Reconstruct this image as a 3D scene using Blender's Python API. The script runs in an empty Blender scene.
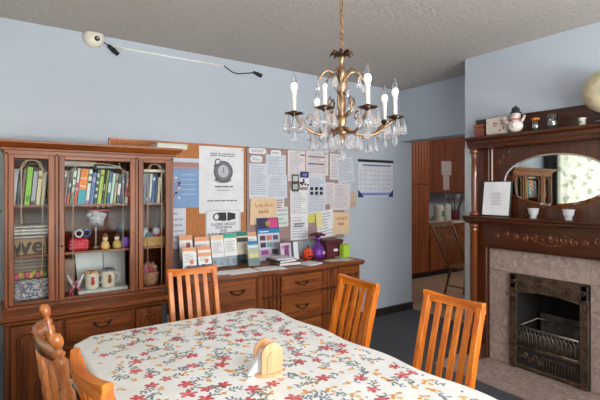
import bpy, math, random
from mathutils import Matrix, Vector, Euler
R = random.Random(7)
PI = math.pi
COL = bpy.context.scene.collection

# ------------------------------------------------------------------ materials
def lin(c):
    return tuple(((v/255.)/12.92 if v/255. <= .04045 else ((v/255.+.055)/1.055)**2.4) for v in c)+(1,)
_mc = {}
def newmat(name):
    m = bpy.data.materials.new(name); m.use_nodes = True
    nt = m.node_tree; b = nt.nodes['Principled BSDF']
    return m, nt, b
def P(name, c, rough=.6, metal=0., spec=.5, bump=0., bscale=60., emis=None, estr=0., coat=0., var=0., vscale=8.):
    if name in _mc: return _mc[name]
    m, nt, b = newmat(name)
    b.inputs['Base Color'].default_value = lin(c)
    b.inputs['Roughness'].default_value = rough
    b.inputs['Metallic'].default_value = metal
    b.inputs['Specular IOR Level'].default_value = spec
    b.inputs['Coat Weight'].default_value = coat
    tc = nt.nodes.new('ShaderNodeTexCoord')
    n = nt.nodes.new('ShaderNodeTexNoise'); n.inputs['Scale'].default_value = vscale; n.inputs['Detail'].default_value = 4
    nt.links.new(tc.outputs['Object'], n.inputs['Vector'])
    cr = nt.nodes.new('ShaderNodeValToRGB'); v = var if var else .03
    cr.color_ramp.elements[0].position = .3; cr.color_ramp.elements[1].position = .7
    cr.color_ramp.elements[0].color = lin(tuple(max(0, x*(1-v)) for x in c))
    cr.color_ramp.elements[1].color = lin(tuple(min(255, x*(1+v)) for x in c))
    nt.links.new(n.outputs['Fac'], cr.inputs['Fac']); nt.links.new(cr.outputs['Color'], b.inputs['Base Color'])
    if bump:
        n2 = nt.nodes.new('ShaderNodeTexNoise'); n2.inputs['Scale'].default_value = bscale; n2.inputs['Detail'].default_value = 5
        nt.links.new(tc.outputs['Object'], n2.inputs['Vector'])
        bp = nt.nodes.new('ShaderNodeBump'); bp.inputs['Strength'].default_value = bump; bp.inputs['Distance'].default_value = .01
        nt.links.new(n2.outputs['Fac'], bp.inputs['Height']); nt.links.new(bp.outputs['Normal'], b.inputs['Normal'])
    if emis:
        b.inputs['Emission Color'].default_value = lin(emis); b.inputs['Emission Strength'].default_value = estr
    _mc[name] = m; return m
def wood(name, c1, c2, axis='z', rough=.35, scale=1., coat=.2):
    if name in _mc: return _mc[name]
    m, nt, b = newmat(name)
    tc = nt.nodes.new('ShaderNodeTexCoord'); mp = nt.nodes.new('ShaderNodeMapping')
    s = {'x': (2.2, 34, 34), 'y': (34, 2.2, 34), 'z': (34, 34, 2.2)}[axis]
    mp.inputs['Scale'].default_value = tuple(k*scale for k in s)
    nt.links.new(tc.outputs['Object'], mp.inputs['Vector'])
    n = nt.nodes.new('ShaderNodeTexNoise'); n.inputs['Scale'].default_value = 1.; n.inputs['Detail'].default_value = 6; n.inputs['Distortion'].default_value = .6
    nt.links.new(mp.outputs['Vector'], n.inputs['Vector'])
    cr = nt.nodes.new('ShaderNodeValToRGB'); e = cr.color_ramp.elements
    e[0].position = .33; e[0].color = lin(c1); e[1].position = .68; e[1].color = lin(c2)
    nt.links.new(n.outputs['Fac'], cr.inputs['Fac']); nt.links.new(cr.outputs['Color'], b.inputs['Base Color'])
    bp = nt.nodes.new('ShaderNodeBump'); bp.inputs['Strength'].default_value = .12; bp.inputs['Distance'].default_value = .002
    nt.links.new(n.outputs['Fac'], bp.inputs['Height']); nt.links.new(bp.outputs['Normal'], b.inputs['Normal'])
    b.inputs['Roughness'].default_value = rough; b.inputs['Coat Weight'].default_value = coat; b.inputs['Coat Roughness'].default_value = .15
    _mc[name] = m; return m
def patches(name, cols, scale, rough=.6, bump=0., bs=30.):
    """irregular patches of several colours"""
    if name in _mc: return _mc[name]
    m, nt, b = newmat(name)
    tc = nt.nodes.new('ShaderNodeTexCoord')
    n = nt.nodes.new('ShaderNodeTexNoise'); n.inputs['Scale'].default_value = scale; n.inputs['Detail'].default_value = 6; n.inputs['Roughness'].default_value = .6
    nt.links.new(tc.outputs['Object'], n.inputs['Vector'])
    cr = nt.nodes.new('ShaderNodeValToRGB'); e = cr.color_ramp.elements
    k = len(cols)
    e[0].position = .3; e[0].color = lin(cols[0]); e[1].position = .7; e[1].color = lin(cols[-1])
    for i in range(1, k-1):
        el = e.new(.3+.4*i/(k-1)); el.color = lin(cols[i])
    nt.links.new(n.outputs['Fac'], cr.inputs['Fac']); nt.links.new(cr.outputs['Color'], b.inputs['Base Color'])
    b.inputs['Roughness'].default_value = rough
    if bump:
        n2 = nt.nodes.new('ShaderNodeTexNoise'); n2.inputs['Scale'].default_value = bs; n2.inputs['Detail'].default_value = 4
        nt.links.new(tc.outputs['Object'], n2.inputs['Vector'])
        bp = nt.nodes.new('ShaderNodeBump'); bp.inputs['Strength'].default_value = bump; bp.inputs['Distance'].default_value = .01
        nt.links.new(n2.outputs['Fac'], bp.inputs['Height']); nt.links.new(bp.outputs['Normal'], b.inputs['Normal'])
    _mc[name] = m; return m
def thin_glass(name, tint=(235, 242, 240), refl=.09):
    if name in _mc: return _mc[name]
    m, nt, b = newmat(name); nt.nodes.remove(b)
    t = nt.nodes.new('ShaderNodeBsdfTransparent'); t.inputs[0].default_value = lin(tint)
    g = nt.nodes.new('ShaderNodeBsdfGlossy'); g.inputs['Roughness'].default_value = .03
    mx = nt.nodes.new('ShaderNodeMixShader'); mx.inputs[0].default_value = refl
    nt.links.new(t.outputs[0], mx.inputs[1]); nt.links.new(g.outputs[0], mx.inputs[2])
    nt.links.new(mx.outputs[0], nt.nodes['Material Output'].inputs['Surface'])
    _mc[name] = m; return m
def crystal(name, c=(255, 255, 255), rough=0.0, mixt=.45, milk=0.):
    if name in _mc: return _mc[name]
    m, nt, b = newmat(name)
    b.inputs['Base Color'].default_value = lin(c); b.inputs['Transmission Weight'].default_value = 1; b.inputs['Roughness'].default_value = rough
    b.inputs['IOR'].default_value = 1.5
    t = nt.nodes.new('ShaderNodeBsdfTransparent'); t.inputs[0].default_value = (.95, .95, .97, 1)
    mx = nt.nodes.new('ShaderNodeMixShader'); mx.inputs[0].default_value = mixt
    nt.links.new(b.outputs[0], mx.inputs[1]); nt.links.new(t.outputs[0], mx.inputs[2])
    if milk:
        df = nt.nodes.new('ShaderNodeBsdfDiffuse'); df.inputs[0].default_value = (.85, .85, .87, 1)
        m2 = nt.nodes.new('ShaderNodeMixShader'); m2.inputs[0].default_value = milk
        nt.links.new(mx.outputs[0], m2.inputs[1]); nt.links.new(df.outputs[0], m2.inputs[2]); mx = m2
    nt.links.new(mx.outputs[0], nt.nodes['Material Output'].inputs['Surface'])
    _mc[name] = m; return m
def translucent(name, c):
    m, nt, b = newmat(name)
    tr = nt.nodes.new('ShaderNodeBsdfTranslucent'); tr.inputs[0].default_value = lin(c)
    tc = nt.nodes.new('ShaderNodeTexCoord'); n = nt.nodes.new('ShaderNodeTexNoise'); n.inputs['Scale'].default_value = 9
    nt.links.new(tc.outputs['Object'], n.inputs['Vector'])
    cr = nt.nodes.new('ShaderNodeValToRGB'); e = cr.color_ramp.elements
    e[0].position = .36; e[0].color = lin((128, 130, 116)); e[1].position = .46; e[1].color = lin(c)
    nt.links.new(n.outputs['Fac'], cr.inputs['Fac']); nt.links.new(cr.outputs[0], tr.inputs[0]); nt.links.new(cr.outputs[0], b.inputs['Base Color'])
    mx = nt.nodes.new('ShaderNodeMixShader'); mx.inputs[0].default_value = .6
    nt.links.new(b.outputs[0], mx.inputs[1]); nt.links.new(tr.outputs[0], mx.inputs[2])
    nt.links.new(mx.outputs[0], nt.nodes['Material Output'].inputs['Surface'])
    return m

WALL = P('wall_paint', (183, 191, 203), .75, bump=.05, bscale=120, var=.012, vscale=2)
CEIL = P('ceiling_stipple', (190, 182, 176), .9, bump=1., bscale=48, var=.035, vscale=38)
CARPET = P('carpet', (76, 78, 84), .95, bump=.8, bscale=400, var=.14, vscale=130)
KFLOOR = patches('kitchen_vinyl', [(150, 122, 100), (176, 148, 124), (162, 134, 112)], 9, .5)
BASEB = P('dark_baseboard', (42, 34, 36), .5)
WHITEP = P('white_paint', (205, 210, 215), .5)
CHERRY = wood('cherry', (100, 44, 8), (146, 76, 22), 'z', .45, coat=.06)
CHERRYX = wood('cherry_x', (104, 46, 10), (150, 80, 26), 'x', .42, coat=.08)
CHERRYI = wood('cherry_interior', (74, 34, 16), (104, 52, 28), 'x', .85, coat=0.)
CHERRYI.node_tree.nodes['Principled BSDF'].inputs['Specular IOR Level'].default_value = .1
CHERRYD = wood('cherry_dark', (62, 26, 14), (92, 42, 24), 'x')
SIDEX = wood('sideboard_x', (106, 50, 12), (152, 84, 28), 'x', .42, coat=.08)
SIDEZ = wood('sideboard_z', (98, 44, 12), (138, 74, 26), 'z', .42, coat=.08)
OAK = wood('orange_oak', (188, 88, 8), (228, 132, 26), 'z', .35)
OAKY = wood('orange_oak_y', (188, 88, 8), (228, 132, 26), 'y', .35)
MAPLE = wood('turned_maple', (160, 86, 34), (208, 126, 62), 'z', .22, coat=.6)
MAPLEY = wood('turned_maple_y', (142, 80, 44), (186, 114, 68), 'y', .22, coat=.6)
MAHO = wood('mahogany', (54, 22, 8), (88, 42, 18), 'z', .3, coat=.3)
MAHOY = wood('mahogany_y', (50, 21, 8), (84, 40, 17), 'y', .3, coat=.3)
CARVE = wood('carving', (74, 34, 12), (108, 56, 22), 'y', .35)
MAHOC = wood('mahogany_column', (86, 40, 14), (122, 62, 26), 'z', .2, coat=.6)
KITW = wood('kitchen_wood', (124, 58, 18), (166, 88, 36), 'z', .45)
KITD = wood('kitchen_wood_dark', (100, 46, 16), (140, 70, 30), 'z', .45)
PALEW = wood('pale_birch', (208, 150, 104), (232, 182, 138), 'z', .4)
WINDW = wood('windsor_wood', (92, 56, 28), (142, 92, 50), 'z', .4)
STONE = patches('stone_tile', [(122, 102, 94), (172, 152, 142), (146, 126, 118), (190, 172, 162)], 13, .4, .08)
GROUT = P('grout', (150, 138, 130), .9)
IRON = P('cast_bronze', (92, 74, 60), .42, .6, bump=.5, bscale=70, var=.3, vscale=20)
IRONL = P('worn_steel', (112, 104, 98), .4, .7, var=.25, vscale=12)
SOOT = P('soot', (30, 26, 25), .9)
BRASS = P('antique_brass', (150, 120, 92), .32, .9, var=.4, vscale=30)
BRASSD = P('dark_brass', (84, 60, 40), .35, .9, var=.2, vscale=30)
BRASSC = P('brass_came', (190, 168, 132), .4, .3)
HANDLE = P('handle_metal', (62, 48, 38), .35, .85)
CORK = P('cork', (184, 120, 74), .9, bump=.4, bscale=180, var=.12, vscale=90)
FABRIC = P('taupe_fabric', (164, 138, 134), .95, bump=.3, bscale=300, var=.05, vscale=60)
WHITE = P('white_paper', (226, 226, 230), .7)
PAPERB = P('cool_paper', (206, 210, 222), .7)
PAPERP = P('warm_paper', (222, 210, 212), .7)
TAN = P('tan_paper', (226, 196, 160), .75)
YEL = P('yellow_paper', (214, 206, 104), .7)
INK = P('ink', (52, 50, 58), .7)
INKL = P('ink_light', (168, 168, 182), .7)
INKR = P('ink_red', (206, 120, 90), .7)
BLACK = P('black_plastic', (24, 24, 26), .4)
SILVER = P('silver', (196, 198, 202), .2, .9)
CHARC = P('charcoal_print', (70, 70, 76), .6)
GREYP = P('grey_print', (150, 150, 156), .6)
NAVY = P('navy', (44, 48, 96), .6)
CERAM = P('ceramic', (226, 218, 204), .3)
BULBW = P('bulb_frost', (250, 246, 238), .4, emis=(255, 244, 226), estr=.3)
CANDLE = P('candle_sleeve', (238, 234, 224), .5)
CRYS = crystal('crystal', mixt=.4, milk=.07)
BULBG = crystal('bulb_glass', mixt=.6)
GLASS = thin_glass('cabinet_glass', (250, 251, 250), .003)
JARG = thin_glass('jar_glass', (205, 215, 218), .2)
MIRR = P('mirror_silver', (225, 230, 228), .015, 1.)

def C(*c): return P('colour_%d_%d_%d' % c, c, .55)

# ------------------------------------------------------------------ mesh building
class MB:
    def __init__(s): s.v = []; s.f = []; s.m = []; s.s = []; s.mats = []
    def add(s, V, F, mat, smooth=False, M=None):
        if mat not in s.mats: s.mats.append(mat)
        k = s.mats.index(mat); o = len(s.v)
        s.v += [tuple(M @ Vector(p)) if M else tuple(p) for p in V]
        for f in F: s.f.append(tuple(i+o for i in f)); s.m.append(k); s.s.append(smooth)
        return s
    def box(s, x0, y0, z0, x1, y1, z1, mat, M=None, b=0.):
        x0, x1 = sorted((x0, x1)); y0, y1 = sorted((y0, y1)); z0, z1 = sorted((z0, z1))
        b = min(b, (x1-x0)/2.01, (y1-y0)/2.01, (z1-z0)/2.01)
        if b <= 0:
            V = [(x, y, z) for x in (x0, x1) for y in (y0, y1) for z in (z0, z1)]
            F = [(0, 1, 3, 2), (4, 6, 7, 5), (0, 4, 5, 1), (2, 3, 7, 6), (0, 2, 6, 4), (1, 5, 7, 3)]
            return s.add(V, F, mat, False, M)
        # chamfered box: 24 vertices
        xs, ys, zs = (x0, x1), (y0, y1), (z0, z1); V = []; idx = {}
        for i in (0, 1):
            for j in (0, 1):
                for k in (0, 1):
                    p = (xs[i], ys[j], zs[k]); sg = (1-2*i, 1-2*j, 1-2*k)
                    for a in range(3):
                        q = list(p)
                        for c in range(3):
                            if c != a: q[c] += sg[c]*b
                        idx[(i, j, k, a)] = len(V); V.append(tuple(q))
        F = []
        for a in range(3):
            for side in (0, 1):
                o = [c for c in range(3) if c != a]; loop = []
                for (u, w) in ((0, 0), (1, 0), (1, 1), (0, 1)):
                    ijk = [0, 0, 0]; ijk[a] = side; ijk[o[0]] = u; ijk[o[1]] = w
                    loop.append(idx[tuple(ijk)+(a,)])
                F.append(tuple(loop))
        for a in range(3):
            o = [c for c in range(3) if c != a]
            for u in (0, 1):
                for w in (0, 1):
                    l = []
                    for t in (0, 1):
                        ijk = [0, 0, 0]; ijk[a] = t; ijk[o[0]] = u; ijk[o[1]] = w
                        l.append((idx[tuple(ijk)+(o[0],)], idx[tuple(ijk)+(o[1],)]))
                    F.append((l[0][0], l[0][1], l[1][1], l[1][0]))
        for i in (0, 1):
            for j in (0, 1):
                for k in (0, 1): F.append(tuple(idx[(i, j, k, a)] for a in range(3)))
        return s.add(V, F, mat, False, M)
    def lathe(s, prof, mat, n=20, M=None, smooth=True, cap=True):
        V = []; F = []
        for r, z in prof:
            for i in range(n):
                a = 2*PI*i/n; V.append((r*math.cos(a), r*math.sin(a), z))
        for j in range(len(prof)-1):
            for i in range(n):
                F.append((j*n+i, j*n+(i+1) % n, (j+1)*n+(i+1) % n, (j+1)*n+i))
        if cap:
            F.append(tuple(range(n))[::-1]); F.append(tuple((len(prof)-1)*n+i for i in range(n)))
        return s.add(V, F, mat, smooth, M)
    def tube(s, pts, r, mat, n=8, M=None, closed=False, flat=1.):
        pts = [Vector(p) for p in pts]; k = len(pts)
        rs = r if isinstance(r, (list, tuple)) else [r]*k
        V = []; F = []; up = None
        for i, p in enumerate(pts):
            if closed: t = pts[(i+1) % k]-pts[i-1]
            else: t = pts[min(i+1, k-1)]-pts[max(i-1, 0)]
            t.normalize()
            if up is None:
                up = Vector((0, 0, 1)) if abs(t.z) < .9 else Vector((1, 0, 0))
            a = t.cross(up)
            if a.length < 1e-4: a = t.cross(Vector((1, .1, 0)))
            a.normalize(); b = a.cross(t); b.normalize(); up = b
            for j in range(n):
                an = 2*PI*j/n
                V.append(tuple(p+a*math.cos(an)*rs[i]*flat+b*math.sin(an)*rs[i]))
        for i in range(k if closed else k-1):
            for j in range(n):
                q = (i+1) % k
                F.append((i*n+j, i*n+(j+1) % n, q*n+(j+1) % n, q*n+j))
        if not closed: F.append(tuple(range(n))[::-1]); F.append(tuple((k-1)*n+j for j in range(n)))
        return s.add(V, F, mat, True, M)
    def bar(s, pts, w, d, mat, side=(0, 1, 0), M=None, ws=None):
        """rectangular section swept along pts; w along 'side', d across"""
        pts = [Vector(p) for p in pts]; k = len(pts); sd = Vector(side).normalized(); V = []; F = []
        for i, p in enumerate(pts):
            t = (pts[min(i+1, k-1)]-pts[max(i-1, 0)]).normalized()
            b = t.cross(sd).normalized(); f = ws[i] if ws else 1.
            c = .22
            ww = w/2*f; dd = d/2
            for (u, q) in ((-1, -1+c), (-1+c*d/w, -1), (1-c*d/w, -1), (1, -1+c), (1, 1-c), (1-c*d/w, 1), (-1+c*d/w, 1), (-1, 1-c)):
                V.append(tuple(p+sd*u*ww+b*q*dd))
        n = 8
        for i in range(k-1):
            for j in range(n): F.append((i*n+j, i*n+(j+1) % n, (i+1)*n+(j+1) % n, (i+1)*n+j))
        F.append(tuple(range(n))[::-1]); F.append(tuple((k-1)*n+j for j in range(n)))
        return s.add(V, F, mat, False, M)
    def ball(s, c, r, mat, n=16, m=10, M=None):
        rx, ry, rz = r if isinstance(r, (tuple, list)) else (r, r, r)
        V = [(c[0], c[1], c[2]-rz)]; F = []
        for j in range(1, m):
            a = -PI/2+PI*j/m
            for i in range(n):
                b = 2*PI*i/n; V.append((c[0]+rx*math.cos(a)*math.cos(b), c[1]+ry*math.cos(a)*math.sin(b), c[2]+rz*math.sin(a)))
        V.append((c[0], c[1], c[2]+rz)); L = len(V)-1
        for i in range(n):
            F.append((0, 1+(i+1) % n, 1+i)); F.append((L, L-n+i, L-n+(i+1) % n))
        for j in range(m-2):
            for i in range(n): F.append((1+j*n+i, 1+j*n+(i+1) % n, 1+(j+1)*n+(i+1) % n, 1+(j+1)*n+i))
        return s.add(V, F, mat, True, M)
    def prism(s, poly, a, b, mat, axis='y', M=None):
        """polygon extruded along an axis from a to b; poly given in the other two axes"""
        def pt(u, w, t): return {'x': (t, u, w), 'y': (u, t, w), 'z': (u, w, t)}[axis]
        n = len(poly); V = [pt(u, w, a) for u, w in poly]+[pt(u, w, b) for u, w in poly]
        F = [tuple(range(n)), tuple(range(n, 2*n))[::-1]]+[(i, (i+1) % n, n+(i+1) % n, n+i) for i in range(n)]
        return s.add(V, F, mat, False, M)
    def text(s, txt, size, mat, M, align='CENTER', bold=0.):
        cu = bpy.data.curves.new('t', 'FONT'); cu.body = txt; cu.size = size; cu.align_x = align; cu.resolution_u = 2; cu.offset = bold
        o = bpy.data.objects.new('t', cu); me = bpy.data.meshes.new_from_object(o)
        s.add([tuple(v.co) for v in me.vertices], [tuple(p.vertices) for p in me.polygons], mat, False, M)
        bpy.data.objects.remove(o); bpy.data.meshes.remove(me); bpy.data.curves.remove(cu)
        return s
    def build(s, name, parent=None, origin=None, label=None, kind=None):
        import bmesh
        me = bpy.data.meshes.new(name)
        if parent is not None: inv = parent.matrix_basis.inverted() if parent.parent is None else (parent.parent.matrix_basis @ parent.matrix_basis).inverted()
        elif origin == 'keep': inv = None
        else:
            if origin is None:
                xs, ys, zs = zip(*s.v); origin = ((min(xs)+max(xs))/2, (min(ys)+max(ys))/2, min(zs))
            inv = Matrix.Translation(Vector(origin)).inverted()
        me.from_pydata([tuple(inv @ Vector(p)) if inv else p for p in s.v], [], s.f)
        for m in s.mats: me.materials.append(m)
        for p, k, sm in zip(me.polygons, s.m, s.s): p.material_index = k; p.use_smooth = sm
        bm = bmesh.new(); bm.from_mesh(me); bmesh.ops.recalc_face_normals(bm, faces=bm.faces); bm.to_mesh(me); bm.free()
        o = bpy.data.objects.new(name, me); COL.objects.link(o)
        if parent is not None: o.parent = parent
        elif inv is not None: o.location = origin
        if label: o['label'] = label
        if kind: o['kind'] = kind
        return o

def tag(o, label, cat, group=None, kind=None):
    o['label'] = label; o['category'] = cat
    if group: o['group'] = group
    if kind: o['kind'] = kind
    return o
def thing(name, loc, label, cat, group=None, rz=0.):
    o = bpy.data.objects.new(name, None); COL.objects.link(o); o.empty_display_size = .05
    o.matrix_basis = Matrix.Translation(Vector(loc)) @ Matrix.Rotation(rz, 4, 'Z')
    return tag(o, label, cat, group)
def struct(mb, name): return mb.build(name, origin='keep', kind='structure')
def dup(root, loc, rz, label, group=None):
    r = root.copy(); COL.objects.link(r)
    r.matrix_basis = Matrix.Translation(Vector(loc)) @ Matrix.Rotation(rz, 4, 'Z')
    r['label'] = label
    if group: r['group'] = group
    for ch in list(root.children):
        c = ch.copy(); COL.objects.link(c); c.parent = r
        for g in list(ch.children):
            d = g.copy(); COL.objects.link(d); d.parent = c
    return r
def TR(x, y, z): return Matrix.Translation((x, y, z))
def RX(a): return Matrix.Rotation(math.radians(a), 4, 'X')
def RY(a): return Matrix.Rotation(math.radians(a), 4, 'Y')
def RZ(a): return Matrix.Rotation(math.radians(a), 4, 'Z')

# ------------------------------------------------------------------ setting
LW = 3.627      # plane of the long left wall
RWX = 3.947     # plane of the wall with the kitchen opening
BX = 3.476      # face of the chimney breast
CZ = 2.635
X0, Y0 = -.45, -1.5
struct(MB().box(X0-.1, Y0-.1, -.1, 4.15, LW+.1, 0, CARPET), 'floor')
struct(MB().box(4.15, 1.9, -.1, 8.2, 5.45, 0, KFLOOR), 'floor_kitchen')
struct(MB().box(X0-.1, Y0-.1, CZ, 8.2, 5.45, CZ+.1, CEIL), 'ceiling')
struct(MB().box(X0-.1, LW, 0, 4.155, LW+.12, CZ, WALL), 'wall_left')
m = MB().box(RWX, 2.42, 2.03, 4.15, LW, CZ, WALL)
struct(m, 'wall_right')
struct(MB().box(BX, Y0, 0, 4.15, 1.428, CZ, WALL).box(BX, 1.912, 0, 4.15, 2.413, CZ, WALL).box(BX, 1.428, .665, 4.15, 1.912, CZ, WALL).box(BX, 1.428, 0, 4.15, 1.912, .02, WALL).box(3.815, 1.428, .02, 4.15, 1.912, .665, WALL), 'wall_chimney')
struct(MB().box(BX-.004, 2.33, 0.02, BX, 2.413, 1.83, WHITEP), 'lit_bead_strip')  # whitened wall strip, stands in for light caught on the corner bead
struct(MB().box(8.1, 1.9, 0, 8.2, 5.45, CZ, WALL), 'wall_kitchen_right')
struct(MB().box(4.155, 5.34, 0, 8.2, 5.45, CZ, WALL), 'wall_kitchen_far')
struct(MB().box(4.15, 1.8, 0, 8.2, 1.9, CZ, WALL), 'wall_kitchen_near')
struct(MB().box(4.06, LW+.12, 0, 4.155, 5.45, CZ, WALL), 'wall_kitchen_left')
# walls behind and beside the camera; the back window is added for light
wy0, wy1, wz0, wz1 = 1.5, 3.42, .85, 2.3
m = MB().box(X0-.1, Y0, 0, X0, wy0, CZ, WALL).box(X0-.1, wy1, 0, X0, LW, CZ, WALL).box(X0-.1, wy0, 0, X0, wy1, wz0, WALL).box(X0-.1, wy0, wz1, X0, wy1, CZ, WALL)
struct(m, 'wall_window')
vx0, vx1 = .0, 3.0
m = MB().box(X0, Y0-.1, 0, vx0, Y0, CZ, WALL).box(vx1, Y0-.1, 0, BX, Y0, CZ, WALL).box(vx0, Y0-.1, 0, vx1, Y0, .7, WALL).box(vx0, Y0-.1, 2.4, vx1, Y0, CZ, WALL)
struct(m, 'wall_back')
def wframe(name, a0, a1, z0, z1, ax, t):
    m = MB(); w = .06
    def bx(u0, v0, u1, v1):
        if ax == 'y': m.box(t-.03, u0, v0, t+.03, u1, v1, WHITEP)
        else: m.box(u0, t-.03, v0, u1, t+.03, v1, WHITEP)
    bx(a0, z0, a0+w, z1); bx(a1-w, z0, a1, z1); bx(a0, z0, a1, z0+w); bx(a0, z1-w, a1, z1); bx((a0+a1)/2-w/2, z0, (a0+a1)/2+w/2, z1)
    o = struct(m, name)
    g = MB()
    if ax == 'y': g.box(t-.004, a0, z0, t, a1, z1, GLASS)
    else: g.box(a0, t-.004, z0, a1, t, z1, GLASS)
    g.build('window_pane', parent=o)
wframe('window_1', wy0, wy1, wz0, wz1, 'y', X0-.06)
wframe('added_back_window', vx0, vx1, .7, 2.4, 'x', Y0-.06)  # unseen window, added to let fill light into the room
struct(MB().box(2.87, LW-.018, 0, 4.16, LW, .088, BASEB, b=.004), 'baseboard_left')
struct(MB().box(BX-.018, Y0, 0, BX, .9, .1, BASEB, b=.004), 'baseboard_chimney')

# sheer curtain on the side window, seen in the mirror
m = MB(); V = []; F = []; n = 80
for i in range(n+1):
    y = 1.47+1.97*i/n; x = X0+.05+.018*math.sin(i*1.3)
    V += [(x, y, .6), (x, y, 2.32)]
F = [(2*i, 2*i+2, 2*i+3, 2*i+1) for i in range(n)]
m.add(V, F, translucent('sheer_cream', (170, 169, 156)), True)
tag(m.build('curtain'), 'cream sheer curtain over the side window, seen in the oval mirror', 'curtain')
m = MB(); mdk = C(58, 60, 64); V = []
for i in range(31):
    y = 3.36+.2*i/30; x = X0+.10+.03*math.sin(i*1.5); V += [(x, y, .1), (x, y, 2.36)]
m.add(V, [(2*i, 2*i+2, 2*i+3, 2*i+1) for i in range(30)], mdk, True)
tag(m.build('drape'), 'dark grey drape beside the side window, seen in the oval mirror', 'curtain')

# ------------------------------------------------------------------ china cabinet (hutch)
HU = 3.27   # upper front plane
HL = 3.10   # lower front plane
hutch = thing('china_cabinet', (.55, 3.36, 0), 'tall cherry wood china cabinet with glass doors full of books', 'cabinet')
m = MB()
m.box(.02, HL+.02, 0, .95, LW-.03, .66, CHERRY, b=.004)
m.box(.045, HL, .0, .99, HL+.03, .07, CHERRYX, b=.006)
m.build('lower_carcass', hutch)
m = MB().box(-.005, HL-.035, .665, 1.0, LW-.03, .70, CHERRYX, b=.012).box(.01, HL-.02, .645, .985, HL+.05, .668, CHERRYX, b=.008)
m.build('ledge', hutch)
m = MB()
m.box(.02, HU+.02, .70, .045, LW-.03, 1.69, CHERRY)
m.box(1.06, HU+.02, .70, 1.082, LW-.03, 1.69, CHERRY)
m.box(.045, LW-.05, .70, 1.06, LW-.035, 1.69, CHERRYI)
m.box(.30, HU+.04, .70, .315, LW-.05, 1.69, CHERRYI); m.box(.81, HU+.04, .70, .825, LW-.05, 1.69, CHERRYI)
m.box(.02, HU+.02, .70, 1.082, LW-.03, .722, CHERRYX)
m.box(.02, HU+.02, 1.665, 1.082, LW-.03, 1.69, CHERRYX)
# face frame posts between the doors
m.box(.02, HU, .70, .04, HU+.03, 1.69, CHERRY, b=.003); m.box(.295, HU, .70, .318, HU+.03, 1.69, CHERRY, b=.004)
m.box(.803, HU, .70, .825, HU+.03, 1.69, CHERRY, b=.004); m.box(1.06, HU, .70, 1.082, HU+.03, 1.69, CHERRY, b=.003)
m.box(.02, HU, .70, 1.082, HU+.03, .712, CHERRYX); m.box(.02, HU, 1.675, 1.082, HU+.03, 1.69, CHERRYX)
m.build('upper_carcass', hutch)
for zz in (1.352, 1.028):
    MB().box(.045, HU+.05, zz-.014, .30, LW-.05, zz, CHERRYX).box(.315, HU+.05, zz-.014, .81, LW-.05, zz, CHERRYX).box(.825, HU+.05, zz-.014, 1.06, LW-.05, zz, CHERRYX).build('shelf', hutch)
# cornice: stepped profile
m = MB()
prof = [(0, 1.69), (-.0, 1.70), (-.012, 1.703), (-.014, 1.715), (-.03, 1.722), (-.05, 1.742), (-.056, 1.748), (-.056, 1.762), (0, 1.762)]
for j in range(len(prof)-1):
    (o0, z0), (o1, z1) = prof[j], prof[j+1]
    def ring(o, z): return [(.02+o, HU+o, z), (1.082-o, HU+o, z), (1.082-o, LW-.03, z), (.02+o, LW-.03, z)]
    m.add(ring(o0, z0)+ring(o1, z1), [(0, 1, 5, 4), (1, 2, 6, 5), (3, 0, 4, 7), (2, 3, 7, 6)], CHERRYX)
m.add([(.02, HU, 1.762), (1.082, HU, 1.762), (1.082, LW-.03, 1.762), (.02, LW-.03, 1.762)], [(0, 1, 2, 3)], CHERRYX)
m.build('cornice', hutch)
def glass_door(x0, x1, g0, g1, zb=.722, zt=1.676, gb=.74, gt=1.65):
    m = MB(); y0, y1 = HU-.012, HU+.012
    m.box(x0, y0, zb, g0, y1, zt, CHERRY, b=.004); m.box(g1, y0, zb, x1, y1, zt, CHERRY, b=.004)
    m.box(g0-.002, y0+.001, zb, g1+.002, y1, gb, CHERRYX, b=.003); m.box(g0-.002, y0+.001, gt, g1+.002, y1, zt, CHERRYX, b=.003)
    d = m.build('door', hutch)
    MB().box(g0, HU+.004, gb, g1, HU+.007, gt, GLASS).build('glass_pane', d)
    # brass came: two verticals joined by a swooping top
    c = MB(); w = g1-g0; a = g0+.2*w if w < .3 else g0+.05; b = g1-.17*w if w < .3 else g1-.045; y = HU+.001
    r = .0028
    c.tube([(a, y, gb), (a, y, gt-.06)] + [(a+(b-a)*t, y, gt-.03+.022*math.sin(PI*t)-(0 if w < .3 else .01)) for t in [i/10 for i in range(1, 10)]] + [(b, y, gt-.06), (b, y, gb)], r, BRASSC, 6)
    c.tube([(g0, y, gt-.09), (a+.01, y, gt-.055), (a+.03, y, gt-.01)], r*.8, BRASSC, 5)
    c.tube([(g1, y, gt-.09), (b-.01, y, gt-.055), (b-.03, y, gt-.01)], r*.8, BRASSC, 5)
    c.build('brass_came', d)
    return d
glass_door(.04, .295, .072, .256)
dc = glass_door(.318, .803, .351, .765)
MB().lathe([(.001, 0), (.006, .001), (.007, .004), (.003, .006)], HANDLE, 10, TR(.334, HU-.012, 1.08) @ RX(90)).build('keyhole', dc)
glass_door(.825, 1.06, .86, 1.02)
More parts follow.
